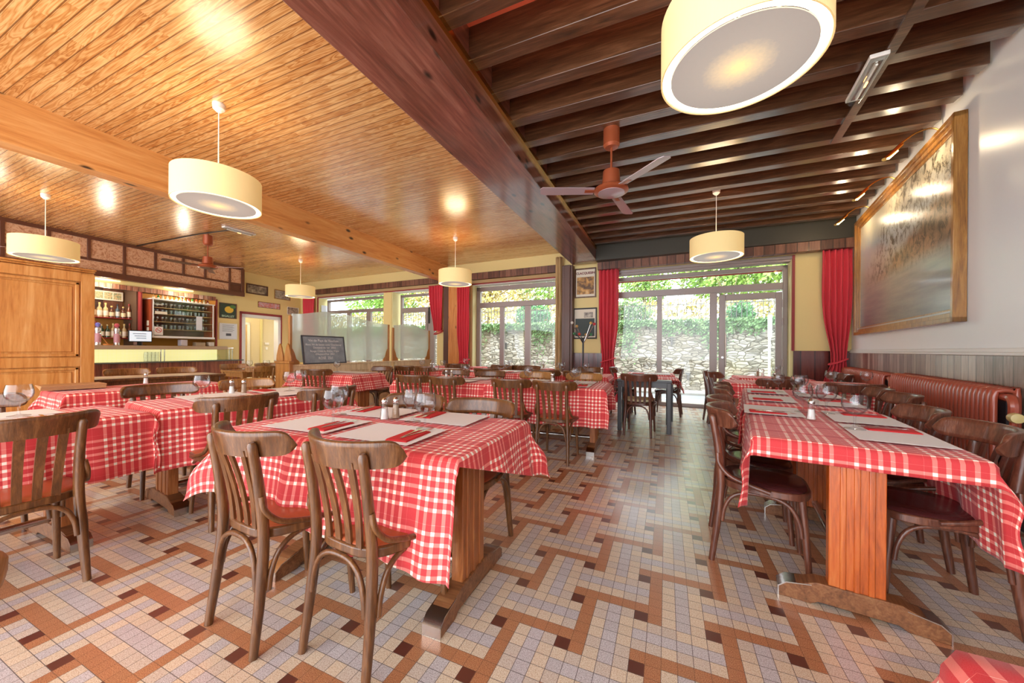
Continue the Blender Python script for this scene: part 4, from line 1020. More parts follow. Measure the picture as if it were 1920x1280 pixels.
for x, y, z, lab in ((-3.83, 1.96, 3.43, 'large cream drum pendant lamp on the pine ceiling in the left foreground'), (-8.49, 2.12, 3.43, 'cream drum pendant lamp at the far left in front of the bar fascia'),
                     (-8.63, 6.26, 3.43, 'cream drum pendant lamp beside the framed pictures at the back left'), (-3.94, 6.19, 3.43, 'cream drum pendant lamp in front of the pine post'),
                     (.30, 1.93, 3.43, 'largest cream drum lamp overhead at the top edge, hung from the dark joists'), (.63, 5.73, 3.43, 'cream drum pendant lamp under the dark joists in front of the big window')):
    if fst: o = pend; fst = False; o.location = (x, y, z)
    else: o = dup(pend, (x, y, z))
    tag(o, lab, 'pendant lamp', 'drum pendant lamps')
    lamp_light(x, y, 2.66, 12, .22)

# ================================================================= FANS
def make_fan(blades, drop=.62):
    root = empty('ceiling_fan'); F = M['fan']
    MB().lathe([(0, -.03), (.078, -.04), (.080, -.21), (.062, -.235), (0, -.24)], 20).build('canopy', F, root)
    MB().tube([(0, 0, .0), (0, 0, -drop + .1)], .011, 8).build('down_rod', F, root)
    MB().lathe([(0, -drop + .16), (.078, -drop + .155), (.088, -drop + .02), (.160, -drop - .02), (.166, -drop - .045), (.145, -drop - .06), (.03, -drop - .075), (0, -drop - .075)], 28).build('motor', F, root)
    MB().lathe([(0, -drop - .078), (.128, -drop - .062), (.128, -drop - .066), (.02, -drop - .085), (0, -drop - .085)], 28).build('motor_cap', M['fanblade'], root)
    for a in blades:
        a = radians(a); Mx = Matrix.Rotation(a, 4, 'Z') @ Matrix.Translation((0, 0, -drop - .04)) @ Matrix.Rotation(radians(11), 4, 'X')
        mb = MB(); mb.prism([(.17, -.052), (.66, -.062), (.695, -.04), (.70, .03), (.675, .058), (.17, .050)], -.003, .003, lambda x, y, h: Mx @ Vector((x, y, h)))
        mb.box(.19, .62, -.006, .006, .003, .008, Mx)
        b = mb.build('blade', M['fanblade'], root)
        mb = MB(); mb.box(.11, .26, -.022, .022, -.006, .006, Mx); mb.build('blade_bracket', F, b)
    return root
f1 = make_fan([202, -43, 82]); f1.location = (-.51, 3.62, 3.40); tag(f1, 'copper brown ceiling fan with three blades under the dark joists', 'ceiling fan', 'ceiling fans')
M['fanblade'] = flat('dark_brown_fan_blade', (120, 84, 66), .3, .2)
f2 = make_fan([28, 148, 268]); f2.location = (-8.35, 4.10, 3.42); tag(f2, 'brown ceiling fan on the pine ceiling in front of the bar fascia', 'ceiling fan', 'ceiling fans')
f3 = dup(f2, (-10.2, 1.55, 3.42), radians(20)); tag(f3, 'ceiling fan with one blade tip entering at the left edge below the fascia', 'ceiling fan', 'ceiling fans')

# fluorescent / emergency fixtures
def make_strip(L=.54):
    root = MB().box(-L / 2, L / 2, -.055, .055, -.03, 0).build('batten_light', M['white'], bevel=.006)
    mb = MB(); pr = [(-.052, -.03), (-.045, -.055), (-.02, -.072), (.02, -.072), (.045, -.055), (.052, -.03)]
    mb.prism(pr, -L / 2 + .01, L / 2 - .01, lambda a, b, h: (h, a, b)); mb.build('clear_cover', M['caseglass'], root)
    MB().box(-L / 2 + .04, L / 2 - .04, -.03, .03, -.040, -.031).build('reflector', M['chrome'], root)
    MB().tube([(-L / 2 + .06, 0, -.05), (L / 2 - .06, 0, -.05)], .008, 8).build('tube', M['white'], root)
    MB().box(-.03, .03, -.006, .006, -.066, -.058).build('pilot_lamp', emis('warm_pilot_lamp', (255, 190, 120), 2.5), root)
    return root
e1 = make_strip(); e1.location = (1.42, 3.66, 3.322); e1.rotation_euler = (0, 0, radians(84.5)); tag(e1, 'clear-covered strip light on the batten across the dark joists', 'strip light', 'strip lights')
e2 = dup(e1, (-7.55, 4.22, 3.428), radians(88), 'clear-covered strip light on the pine ceiling beside the bar fan'); e2['category'] = 'strip light'
mb = MB(); mb.tube([(-10.9, 3.99, 3.422), (-8.5, 4.05, 3.422), (-7.6, 4.15, 3.422)], .012, 6); tag(mb.build('ceiling_cable', M['black']), 'dark cable running along the pine ceiling to the bar fan', 'cable')

# ================================================================= PAINTING
def frame_box(fr, a0, a1, z0, z1, w, dep, name, mat, picmat, uv=False, pw=None):
    """moulded frame on wall frame fr, picture as child"""
    mb = MB()
    steps = ((0, w * .35, dep), (w * .35, w * .7, dep * .72), (w * .7, w, dep * .5))
    for s0, s1, d in steps:
        mb.fbox(fr, a0 + s0, a0 + s1, .004, d, z0 + s0, z1 - s0); mb.fbox(fr, a1 - s1, a1 - s0, .004, d, z0 + s0, z1 - s0)
        mb.fbox(fr, a0 + s0, a1 - s0, .004, d, z0 + s0, z0 + s1); mb.fbox(fr, a0 + s0, a1 - s0, .004, d, z1 - s1, z1 - s0)
    root = mb.build(name, mat, bevel=min(.003, w * .1))
    m2 = MB(); m2.fbox(fr, a0 + w * .9, a1 - w * .9, .004, dep * .35, z0 + w * .9, z1 - w * .9)
    if uv:
        l = m2.bm.loops.layers.uv.new('UVMap'); P0 = Vector(fr(a0, 0)); D = (Vector(fr(a1, 0)) - P0); LL = D.length; D.normalize()
        for f in m2.bm.faces:
            for lp_ in f.loops: lp_[l].uv = ((lp_.vert.co - P0).dot(D) / LL, (lp_.vert.co.z - z0) / (z1 - z0))
    m2.build('picture', picmat, root, smooth=0)
    return root
pt = frame_box(RW, .56, 3.72, 1.43, 3.20, .12, .085, 'framed_painting', M['gilt'], M['painting'], uv=True)
m2 = MB(); m2.fbox(RW, .64, 3.64, .04, .060, 1.505, 1.53); m2.build('inner_slip', M['silverframe'], pt)
tag(pt, 'very large landscape oil painting in a gilt frame on the right wall', 'painting')
def picture_light(a):
    P = lambda aa, z, o: Vector(RW(aa, z, o))
    MB().tube(smoothpath([P(a, 3.26, .0), P(a, 3.30, .08), P(a - .02, 3.28, .20), P(a - .06, 3.18, .30)], 5), .008, 8).build
    root = MB(); root.tube(smoothpath([P(a, 3.24, .0), P(a, 3.30, .07), P(a, 3.285, .18), P(a, 3.21, .28), P(a, 3.17, .31)], 5), .008, 8)
    root = root.build('picture_light', M['brass'])
    mb = MB(); mb.tube([P(a - .02, 3.215, .27), P(a, 3.17, .31), P(a + .03, 3.08, .40)], .018, 8, flat=1.6); mb.build('lamp_head', M['brass'], root)
    mb = MB(); mb.tube([P(a - .0, 3.155, .30), P(a + .022, 3.085, .37)], .010, 8); mb.build('halogen_tube', M['bulb'], root)
    mb = MB(); mb.lathe([(0, 0), (.03, 0), (.03, .012), (0, .012)], 16, M=Matrix.Translation(P(a, 3.24, 0)) @ Matrix.Rotation(RZ_R, 4, 'Z') @ Matrix.Rotation(-pi / 2, 4, 'X')); mb.build('wall_plate', M['brass'], root)
    l = bpy.data.lights.new('halogen', 'POINT'); l.energy = 5; l.color = (1, .80, .52); l.shadow_soft_size = .03
    o = bpy.data.objects.new('halogen', l); COL.objects.link(o); o.location = P(a + .01, 3.06, .33)
    return root
for a, s_ in ((1.08, 'farthest'), (2.12, 'middle'), (3.26, 'nearest')): tag(picture_light(a), 'brass picture light above the large painting, %s of three' % s_, 'picture light', 'picture lights')

# ================================================================= RADIATORS
def radiator(a0, a1, z0, z1, label, valve=True):
    root = empty('radiator', RW(0, 0), 0., label, 'radiator', 'oxide red radiators'); root.location = (0, 0, 0)
    n = int((a1 - a0) / .060); mb = MB()
    for i in range(n):
        a = a0 + (i + .5) * (a1 - a0) / n
        L = smoothpath([Vector(RW(a, z0 + .03, .14)), Vector(RW(a, (z0 + z1) / 2, .145)), Vector(RW(a, z1 - .05, .145)), Vector(RW(a, z1 - .008, .125)), Vector(RW(a, z1, .10)), Vector(RW(a, z1 - .008, .06)), Vector(RW(a, z1 - .05, .045)), Vector(RW(a, z0 + .03, .045))], 2)
        mb.tube(L, .0185, 10)
    mb.build('column_fins', M['radiator'], root, 60)
    mb = MB(); mb.fbox(RW, a0 + .01, a1 - .01, .085, .10, z0 + .04, z1 - .06); mb.build('gap_shade', M['skirt'], root)  # dark sheet standing in for the shade in the gaps between fins
    mb = MB(); mb.tube([RW(a0, z1 - .045, .10), RW(a1 + .02, z1 - .045, .10)], .026, 10); mb.tube([RW(a0, z0 + .05, .10), RW(a1, z0 + .05, .10)], .026, 10); mb.build('header_pipe', M['radiator'], root)
    mb = MB()
    for a in (a0 + .2, a1 - .2): mb.fbox(RW, a - .015, a + .015, .04, .15, 0, z0 + .05)
    mb.build('foot', M['radiator'], root)
    if valve:
        MB().tube(smoothpath([RW(a1 + .01, z1 - .045, .10), RW(a1 + .055, z1 - .05, .10), RW(a1 + .075, z1 - .09, .10), RW(a1 + .075, z1 - .15, .10)], 4), .027, 10).build('elbow', M['radiator'], root)
        v = MB().tube([RW(a1 + .075, z1 - .13, .10), RW(a1 + .075, z1 - .19, .10)], .026, 10).build('valve_body', M['brass'], root)
        MB().lathe([(0, 0), (.03, 0), (.034, .02), (.030, .05), (.012, .055), (0, .055)], 16, M=Matrix.Translation(RW(a1 + .09, z1 - .165, .11)) @ Matrix.Rotation(RZ_R, 4, 'Z') @ Matrix.Rotation(pi / 2, 4, 'Y')).build('valve_knob', flat('cream_valve_knob', (224, 204, 140), .4), v)
        MB().tube(smoothpath([RW(a1 + .075, z1 - .18, .10), RW(a1 + .08, z1 - .26, .10), RW(a1 + .14, z1 - .36, .07), RW(a1 + .15, z1 - .5, .06), RW(a1 + .15, .06, .06)], 4), .019, 10).build('feed_pipe', M['radiator'], root)
    return root
radiator(.10, 2.26, .10, .90, 'dark red column radiator in the corner by the red curtain')
radiator(2.52, 4.50, .10, .92, 'dark red column radiator with a brass valve, nearer one under the painting')

# ================================================================= CURTAINS
def curtain(fr, a0, a1, z0, z1, label, mat='curtain', folds=5, tie=None, off=.10, shift=0., waist=.45, seed=0):
    rnd = random.Random(seed); mb = MB(); N = folds * 12; Mz = 40; rows = []
    ph = rnd.uniform(0, 6)
    for j in range(Mz + 1):
        z = z1 + (z0 - z1) * j / Mz
        k = 1.
        if tie:
            d = (z - tie); k = 1 - (1 - waist) * (math.exp(-(d / .55) ** 2) if d > 0 else math.exp(-(d / .25) ** 2))
        row = []
        for i in range(N + 1):
            t = i / N; c = (a0 + a1) / 2; 
            sh = shift * (1 - k) / (1 - waist + 1e-6) if tie else 0
            a = c + (a0 - c + (a1 - a0) * t) * k + sh
            amp = (.032 + .02 * (1 - k)) * (1 + .3 * sin(3 * t + ph))
            o = off + amp * sin(2 * pi * folds * t + ph + .5 * sin(z * 2.)) + .01 * sin(5 * z + 9 * t)
            row.append(mb.bm.verts.new(fr(a, z, o)))
        rows.append(row)
    for r0, r1 in zip(rows, rows[1:]): mb.bridge(r0, r1, close=False)
    o = mb.build('curtain', M[mat], None, smooth=80); s = o.modifiers.new('thickness', 'SOLIDIFY'); s.thickness = .003
    if tie:
        c = (a0 + a1) / 2 + shift; w = (a1 - a0) / 2 * waist + .02; m2 = MB(); L = []
        for k in range(17):
            a = 2 * pi * k / 16; L.append(Vector(fr(c + w * cos(a), tie + .05 * cos(a) * (1 if shift >= 0 else -1), off + .085 * sin(a))))
        m2.tube(L, .013, 6, flat=1.6); m2.build('tieback', M[mat], o)
    return tag(o, label, 'curtain', 'red window curtains' if mat == 'curtain' else None)
curtain(WW, 1.96, 2.36, .06, 2.93, 'bright red curtain tied back in the right corner beside the radiator', tie=1.0, folds=5, off=.15, shift=.02, waist=.5, seed=1)
curtain(WW, -1.86, -1.44, .06, 2.93, 'red curtain tied back at the left side of the big window', tie=.95, folds=5, off=.17, shift=-.0, waist=.62, seed=2)
curtain(WW, -5.46, -5.10, .72, 2.90, 'red curtain tied back right of the pine post', tie=.86, folds=5, off=.30, shift=.03, waist=.75, seed=3)
curtain(WW, -6.50, -6.06, 1.66, 2.90, 'short red curtain left of the pine post in front of the french window', tie=1.62, folds=5, off=.14, shift=.08, waist=.5, seed=4)
curtain(WW, -12.0, -11.42, 1.3, 2.92, 'red curtain at the far left end of the window wall', folds=6, off=.10, seed=5)
curtain(WW, -2.86, -2.70, .1, 3.30, 'narrow beige curtain beside the brown casing', 'curtain2', folds=2, off=.16, seed=6)

# ================================================================= POSTERS AND PICTURES
def wrot(rz): return (pi / 2, 0, rz)
p1 = frame_box(WW, -2.44, -1.95, 2.35, 3.02, .03, .03, 'framed_poster', M['chair'], M['art_cream'])
m2 = MB(); m2.fbox(WW, -2.39, -2.00, .011, .014, 2.43, 2.82); m2.build('print', M['sepia'], p1, smooth=0)
text('lettering', 'CLACQUESIN', .070, M['poster_red'], p1, WW(-2.195, 2.905, .014), wrot(RZ_W), .001, bold=.0022)
tag(p1, 'framed vintage poster headed CLACQUESIN on the pillar between the windows', 'poster')
p2 = frame_box(WW, -2.47, -1.93, 1.42, 2.12, .03, .03, 'framed_poster', M['black'], M['art_cream'])
m2 = MB(); m2.fbox(WW, -2.42, -1.98, .011, .013, 1.48, 1.88); m2.build('print', M['art_green'], p2, smooth=0)
m2 = MB(); m2.fbox(WW, -2.22, -2.02, .011, .014, 1.90, 2.02); m2.build('inset_photo', M['art_bw2'], p2, smooth=0)
tag(p2, 'framed poster with a large dark green field behind the coat rack', 'poster')
for i, (a, z) in enumerate([(-2.60, 1.62)]): pass
tag(frame_box(LW, 1.16, 1.83, 2.80, 3.10, .035, .03, 'framed_picture', M['brownpost'], M['art_bw']), 'dark-framed old photograph above the doorway, left one', 'picture')
tag(frame_box(LW, 2.06, 2.62, 2.76, 3.06, .02, .03, 'framed_picture', M['gilt'], M['art_bw2']), 'thin-framed old photograph partly behind the back left lamp', 'picture')
tag(frame_box(LW, 1.52, 2.25, 2.42, 2.60, .015, .025, 'framed_picture', M['gilt'], M['art_strip']), 'long narrow pink and violet picture just above the doorway', 'picture')
p = frame_box(LW, .42, .88, 2.0, 2.43, .02, .025, 'framed_poster', M['brownpost'], M['art_dark'])
MB().lathe([(0, 0), (.095, 0), (.095, .003), (0, .003)], 24, M=Matrix.Translation(LW(.68, 2.25, .012)) @ Matrix.Rotation(RZ_L, 4, 'Z') @ Matrix.Rotation(-pi / 2, 4, 'X') @ Matrix.Scale(1.25, 4, (1, 0, 0))).build('lemon', M['lemon'], p, smooth=0)
MB().lathe([(0, 0), (.05, 0), (.05, .003), (0, .003)], 20, M=Matrix.Translation(LW(.78, 2.34, .015)) @ Matrix.Rotation(RZ_L, 4, 'Z') @ Matrix.Rotation(-pi / 2, 4, 'X') @ Matrix.Scale(1.6, 4, (1, 0, 0))).build('leaf', M['leaf'], p, smooth=0)
text('lettering', 'BIGALLET', .078, M['poster_mint'], p, LW(.65, 2.06, .014), wrot(RZ_L), .001, bold=.0016)
tag(p, 'dark green poster with a yellow lemon and pale lettering beside the bar', 'poster')
p = frame_box(LW, .42, .90, 1.40, 1.86, .018, .025, 'framed_notice', M['white'], M['art_notice'])
m2 = MB()
for k in range(6): m2.fbox(LW, .50, .82 - .04 * (k % 2), .011, .012, 1.80 - .035 * k, 1.808 - .035 * k)
m2.fbox(LW, .60, .74, .011, .012, 1.50, 1.57); m2.build('printed_lines', M['ink'], p, smooth=0)
tag(p, 'white-framed notice below the lemon poster', 'notice')
tag(frame_box(LW, 2.52, 2.95, 2.30, 2.55, .015, .02, 'framed_picture', M['white'], M['art_bw2']), 'pale framed picture beside the far left red curtain', 'picture')
p = MB(); p.fbox(WW, -11.26, -11.24, -.30, -.06, 2.2, 2.62); tag(p.build('wall_notice', M['art_notice'], smooth=0), 'pale notice on the reveal of the far left window', 'notice')

# ================================================================= COAT RACK
root = empty('coat_rack', (-1.62, 7.55, 0), 0, 'black coat rack with coloured ball hooks in front of the green poster', 'coat rack')
MB().tube([(0, 0, .02), (0, 0, 1.42)], .018, 10).build('pole', M['black'], root)
MB().lathe([(0, 0), (.17, 0), (.17, .015), (.04, .03), (0, .03)], 24).build('base', M['black'], root)
balls = [(-.24, 1.75, (214, 214, 206), 0.), (-.16, 1.68, (206, 160, 90), .1), (.15, 1.74, (222, 182, 96), .05), (.24, 1.71, (190, 50, 56), -.05), (-.05, 1.50, (196, 60, 50), -.14), (.03, 1.50, (214, 170, 96), .14), (.14, 1.50, (60, 130, 84), .12), (-.17, 1.51, (54, 120, 76), -.1)]
for k, (dx, z, c, dy) in enumerate(balls):
    MB().tube(smoothpath([(0, 0, 1.30), (dx * .25, dy * .3, 1.40), (dx, dy, z)], 4), .007, 6).build('arm', M['steel'] if k < 4 else M['black'], root)
    MB().lathe([(.032 * sin(pi * i / 8), -.032 * cos(pi * i / 8)) for i in range(9)], 14, c=(dx, dy, z)).build('ball_hook', flat('ball_%d' % k, c, .3, coat=.4), root)

# ================================================================= PARTITIONS with etched glass
def partition(y0, y1, X, zt, gz0, gz1, gz2, label, endpanel=False, name='glazed_partition', hump=.62, flip=False):
    root = empty(name, (X, y0, 0), 0, label, 'partition', 'oak and glass partitions'); L = y1 - y0; P = M['partition']
    MB().box(-.05, .05, 0, L, 0, zt - .03).build('base_panel', P, root)
    MB().box(-.085, .085, -.02, L + .02, zt - .03, zt).build('cap_rail', P, root, bevel=.005)
    n = max(2, int(L / .55)); mb = MB()
    for i in range(n + 1):
        yy = i * (L - .09) / n; mb.box(.05, .068, yy, yy + .09, 0, zt - .03)
    mb.box(.05, .067, 0, L, zt - .16, zt - .03); mb.box(.05, .067, 0, L, .0, .14); mb.box(.05, .067, 0, L, .42, .50); mb.build('stiles_and_rails', P, root, bevel=.004)
    for yy in (0.02, L - .02):
        mb = MB(); mb.box(-.022, .022, yy - .022, yy + .022, zt, gz0 + (.0)); mb.build('post', M['partition_dark'], root, bevel=.006)
        s = 1 if yy < L / 2 else -1
        out = [(0, 0), (.20, 0), (.20, .05), (.14, .09), (.10, .20), (.06, .27), (.02, .30), (0, .30)]
        mb = MB(); mb.prism([(yy + (a + .0) * -s * .0 + a * s * .9 - .02 * s, zt + b) for a, b in out], -.016, .016, lambda a, b, h: (h, a, b)); mb.build('scroll_bracket', M['partition_dark'], root, bevel=.004)
    if endpanel:
        mb = MB(); mb.box(-.26, .10, -.06, 0, 0, zt + .02); mb.box(-.27, .11, -.075, .01, zt + .02, zt + .06); mb.build('end_panel', M['partition_dark'], root, bevel=.004)
        mb = MB(); mb.box(-.20, .05, -.068, -.06, .12, zt - .15); mb.build('raised_field', M['partition_dark'], root, bevel=.006)
        for xx in (-.17, .03):
            mb = MB(); mb.prism([(xx - .09, 0), (xx + .09, 0), (xx + .08, .10), (xx + .03, .26), (xx, .30), (xx - .03, .26), (xx - .08, .10)], -.05, -.02, lambda a, b, h: (a, h, zt + .06 + b)); mb.build('scroll_bracket', M['partition_dark'], root, bevel=.006)
    # glass with a swept top edge
    def top(t):
        if flip: t = 1 - t
        return gz1 + (gz2 - gz1) * (.5 - .5 * cos(pi * min(1, max(0, t / hump)))) if t < hump else gz2 - (gz2 - gz0) * (.5 - .5 * cos(pi * (t - hump) / (1 - hump)))
    N = 40; pts = [(.04 + (L - .08) * i / N, top(i / N)) for i in range(N + 1)]
    mb = MB(); mb.prism([(.04, zt + .035)] + pts + [(L - .04, zt + .035)], -.004, .004, lambda a, b, h: (h, a, b)); mb.build('etched_glass', M['frost'], root, smooth=0)
    mb = MB(); q = [(a, b - .10) for a, b in pts[3:-3]]
    mb.tube([(.006, a, b - .02 * sin(i * .5)) for i, (a, b) in enumerate(q)], .005, 5)
    mb.tube([(.006, .14 + (L - .28) * i / 20, zt + .10 + .03 * sin(i * .63)) for i in range(21)], .004, 5); 
    mb.tube([(.006, L - .11 + .015 * sin(i), zt + .14 + (gz0 - zt - .3) * i / 12) for i in range(13)], .004, 5)
    mb.build('cut_border_line', M['caseglass'], root)
    return root, L
pr, L = partition(4.08, 6.46, -5.9, .885, 1.72, 1.76, 1.86, 'larger oak and etched glass partition with the chalkboard on it', endpanel=True, hump=.34)
partition(6.58, 8.0, -5.9, .885, 1.66, 1.72, 1.79, 'smaller oak and etched glass partition next to the pine post', hump=.42)
cb = empty('chalkboard', (-5.82, 4.30, .89), 0, 'chalkboard wine list leaning on the etched glass partition', 'chalkboard')
cb.rotation_euler = (radians(90 - 9), 0, radians(90))      # local x along +Y, local y up, leaning back
MB().box(0, .88, 0, .50, -.006, .006).build('slate', M['slate'], cb)
mb = MB(); mb.box(-.015, .012, -.01, .51, -.01, .014); mb.box(.868, .895, -.01, .51, -.01, .014); mb.box(-.015, .895, -.01, .014, -.01, .014); mb.box(-.015, .895, .49, .512, -.01, .014); mb.build('frame', flat('dark_slate_frame', (70, 72, 78), .5), cb, bevel=.003)
for s_, y_, z_ in (('Vin de Pays de Vaucluse', .42, .066), ("Blanc: Vin de Savoie cuvée 'Chardonnay'", .345, .047), ('Domaine du 1er  2022', .290, .052), ("Rouge: Côtes du Rhône, l'Ogre", .225, .048), ("d'Aujourd'hui  2021", .170, .052), ('ROSÉ  25cl', .095, .066)):
    text('chalk_writing', s_, z_, M['chalk'], cb, (.44, y_, .0068), (0, 0, 0), .0003)

# ================================================================= OAK CUPBOARD
A = empty('oak_cupboard', (-6.0, -.2, 0), 0, 'tall honey oak panelled cupboard at the left', 'cupboard'); Wd = 2.05; Hh = 2.0; am = M['armoire']
MB().box(-.6, 0, 0, Wd, 0, Hh).build('carcass', am, A, bevel=.004)
mb = MB(); mb.box(-.60, .020, -.02, Wd + .005, Hh, Hh + .02); mb.box(-.60, .035, -.04, Wd + .01, Hh + .02, Hh + .04); mb.build('cornice', am, A, bevel=.008)
for y0, y1 in ((.02, .96), (.98, Wd - .0)):
    d = MB(); d.box(.0, .022, y0, y0 + .105, .1, Hh - .02); d.box(.0, .022, y1 - .105, y1, .1, Hh - .02)
    for z0, z1 in ((.1, .22), (.95, 1.05), (Hh - .11, Hh - .01)): d.box(0, .022, y0 + .105, y1 - .105, z0, z1)
    d = d.build('door', am, A, bevel=.003)
    for z0, z1 in ((.22, .95), (1.05, Hh - .11)):
        m2 = MB(); f0 = .03
        m2.box(.0, .016, y0 + .115, y0 + .145, z0 + .01, z1 - .01); m2.box(.0, .016, y1 - .145, y1 - .115, z0 + .01, z1 - .01); m2.box(.0, .016, y0 + .115, y1 - .115, z0 + .01, z0 + .04); m2.box(.0, .016, y0 + .115, y1 - .115, z1 - .04, z1 - .01)
        m2.build('panel_moulding', am, d, bevel=.006)
        m2 = MB(); m2.box(.0, .012, y0 + .165, y1 - .165, z0 + .06, z1 - .06); m2.build('raised_panel', am, d, bevel=.008)

# ================================================================= BAR
B = empty('bar_counter', (0, 0, 0), 0, 'long bar counter with a reeded mahogany front and lit yellow tiled band', 'bar counter')
MB().fbox(LW, -8.0, .70, -.1 + .0, .36, 0, .80).build('reeded_front', M['reeded'], B)
MB().fbox(LW, -8.0, .80, -.1, .44, .80, .83).build('ledge', M['marble'], B, bevel=.006)
MB().fbox(LW, -8.0, .30, .02, .12, .83, 1.11).build('tiled_back', M['litt'], B, smooth=0)
MB().fbox(LW, -8.0, .46, -.15, .30, 1.11, 1.20).build('bar_top', M['bartop'], B, bevel=.008)
mb = MB(); mb.fbox(LW, -8.0, .44, .30, .306, .83, 1.11); mb.fbox(LW, .60, .606, .0, .30, .83, 1.11); mb.build('glass_front', M['caseglass'], B, smooth=0)
mb = MB()
for a in (-.95, -1.02, .52, .60): mb.tube([LW(a, .83, .26), LW(a, 1.12, .26)], .012, 8)
mb.tube([LW(.44, 1.15, .28), LW(.62, 1.15, .26), LW(.64, 1.15, 0)], .012, 8); mb.build('rail_post', M['chrome'], B)
# cake dome, glass jars under the bar top
o = MB().lathe([(.0, .0), (.21, 0), (.21, .01), (.17, .12), (.10, .18), (0, .20)], 24).build('cake_dome', M['caseglass']); o.location = LW(.12, .832, .18); tag(o, 'domed glass cover on the bar ledge', 'glass dome')
for i in range(4):
    o = MB().lathe([(0, 0), (.03, 0), (.035, .12), (.03, .22), (.032, .22), (.037, .12), (.032, 0)], 12).build('glass_jar', M['glass']); o.location = LW(-1.28 + .07 * i, .832, .22); tag(o, 'tall glass jar on the bar ledge, ' + ['rightmost', 'second from the right', 'second from the left', 'leftmost'][i] + ' of four', 'jar', 'jars on the bar ledge')
# soffit lights none; back bar
S = empty('back_bar_shelves', (0, 0, 0), 0, 'red-edged back bar shelves behind the beer taps', 'shelf')
for z in (1.81, 1.355): MB().fbox(LW, -3.6, -1.32, -.58, -.22, z, z + .022).build('shelf', M['redshelf'], S, bevel=.003)
MB().fbox(LW, -4.2, .3, -.58, -.12, .88, .92).build('worktop', M['shelfwood'], S); MB().fbox(LW, -1.30, -1.26, -.6, -.1, .9, 2.5).build('divider', M['dkniche'], S)
MB().fbox(LW, -4.1, -1.32, -.58, -.56, 2.02, 2.5).build('ribbed_panel', M['valance'], S)
MB().fbox(LW, -1.27, -1.24, -.1, .0, .9, 2.5).build('upright', M['redtrim'], S)
sg = MB().fbox(LW, -2.5, -1.34, -.54, -.52, 2.24, 2.45).build('picture_strip', M['art_cream'], smooth=0)
for k in range(5):
    m2 = MB(); m2.fbox(LW, -1.37 - .155 * k - .135, -1.37 - .155 * k, -.52, -.517, 2.27, 2.42); m2.build('print', art('mixed_print_%d' % k, [(150, 60, 60), (226, 200, 150), (110, 130, 100), (232, 214, 180)], 22., k * 3.), sg, smooth=0)
tag(sg, 'framed strip of small prints above the bottles', 'picture')
def bottle(h, r, col, label_c, cap):
    mg = flat('bottle_glass_%d' % int(h * 1000 + r * 9999), col, .08, coat=.5)
    root = MB().lathe([(0, 0), (r, 0), (r, h * .55), (r * .85, h * .63), (r * .35, h * .72), (r * .33, h * .93), (0, h * .93)], 14).build('bottle', mg)
    MB().lathe([(r * 1.02, h * .12), (r * 1.03, h * .12), (r * 1.03, h * .45), (r * 1.02, h * .45)], 14).build('label', flat('bottle_label_%d%d' % (label_c[0], label_c[1]), label_c, .7), root)
    MB().lathe([(0, h * .88), (r * .42, h * .88), (r * .42, h), (0, h)], 12).build('cap', flat('bottle_cap_%d%d' % (cap[0], cap[1]), cap, .4), root)
    return root
BK = [bottle(.34, .045, (196, 176, 130), (238, 230, 214), (216, 190, 120)), bottle(.36, .038, (120, 60, 34), (236, 224, 196), (150, 40, 40)), bottle(.31, .042, (38, 62, 40), (226, 220, 200), (196, 170, 110)), bottle(.28, .048, (92, 52, 38), (222, 206, 168), (206, 176, 108)), bottle(.33, .040, (70, 84, 96), (214, 216, 214), (40, 40, 44))]
usedb = set()
NMS = ['pale amber', 'brown', 'dark green', 'squat brown', 'blue-grey']
def put_bottle(k, a, z, o_, sc=1., where=''):
    src = BK[k]
    if k not in usedb: usedb.add(k); o = src; o.location = LW(a, z, o_)
    else: o = dup(src, LW(a, z, o_), RZ_L)
    o.scale = (sc, sc, sc); return tag(o, '%s bottle with a paper label %s' % (NMS[k], where), 'bottle', 'bottles behind the bar')
ORD = ['leftmost', 'second from the left', 'third from the left', 'fourth from the left', 'fifth from the left', 'sixth from the left', 'seventh from the left', 'eighth from the left', 'ninth from the left']
for i, k in enumerate([1, 0, 0, 3, 4, 3, 1]): put_bottle(k, -1.93 + .099 * i, 1.832, -.30, .95, 'on the upper bar shelf, ' + ORD[i])
for i, k in enumerate([2, 1, 2, 2, 0, 2, 0, 1]): put_bottle(k, -1.98 + .094 * i, 1.377, -.30, .95, 'on the lower bar shelf, ' + ORD[i])
# glass-fronted cabinet
Cb = empty('glass_fronted_cabinet', (0, 0, 0), 0, 'wall cabinet with sliding glass doors full of glasses behind the bar', 'cabinet')
ca0, ca1, cz0, cz1 = -1.10, .22, 1.44, 2.31
MB().fbox(LW, ca0 - .03, ca0, -.30, .10, cz0, cz1).build('side_panel', M['cabinet'], Cb, bevel=.003); MB().fbox(LW, ca1, ca1 + .03, -.30, .10, cz0, cz1).build('side_panel', M['cabinet'], Cb, bevel=.003)
MB().fbox(LW, ca0, ca1, -.30, -.28, cz0, cz1).build('back_panel', flat('dark_cabinet_back', (150, 128, 114), .6), Cb)
mb = MB(); mb.fbox(LW, ca0 - .03, ca1 + .03, -.30, .11, cz0 - .05, cz0); mb.fbox(LW, ca0 - .03, ca1 + .03, -.30, .11, cz1, cz1 + .025); mb.fbox(LW, ca0, ca0 + .02, .09, .11, cz0, cz1); mb.fbox(LW, ca1 - .02, ca1, .09, .11, cz0, cz1); mb.build('frame', M['whitetrim'], Cb, bevel=.003)
for z in (1.60, 1.78, 1.97, 2.12): MB().fbox(LW, ca0, ca1, -.28, .06, z, z + .014).build('shelf', M['curtain2'], Cb)
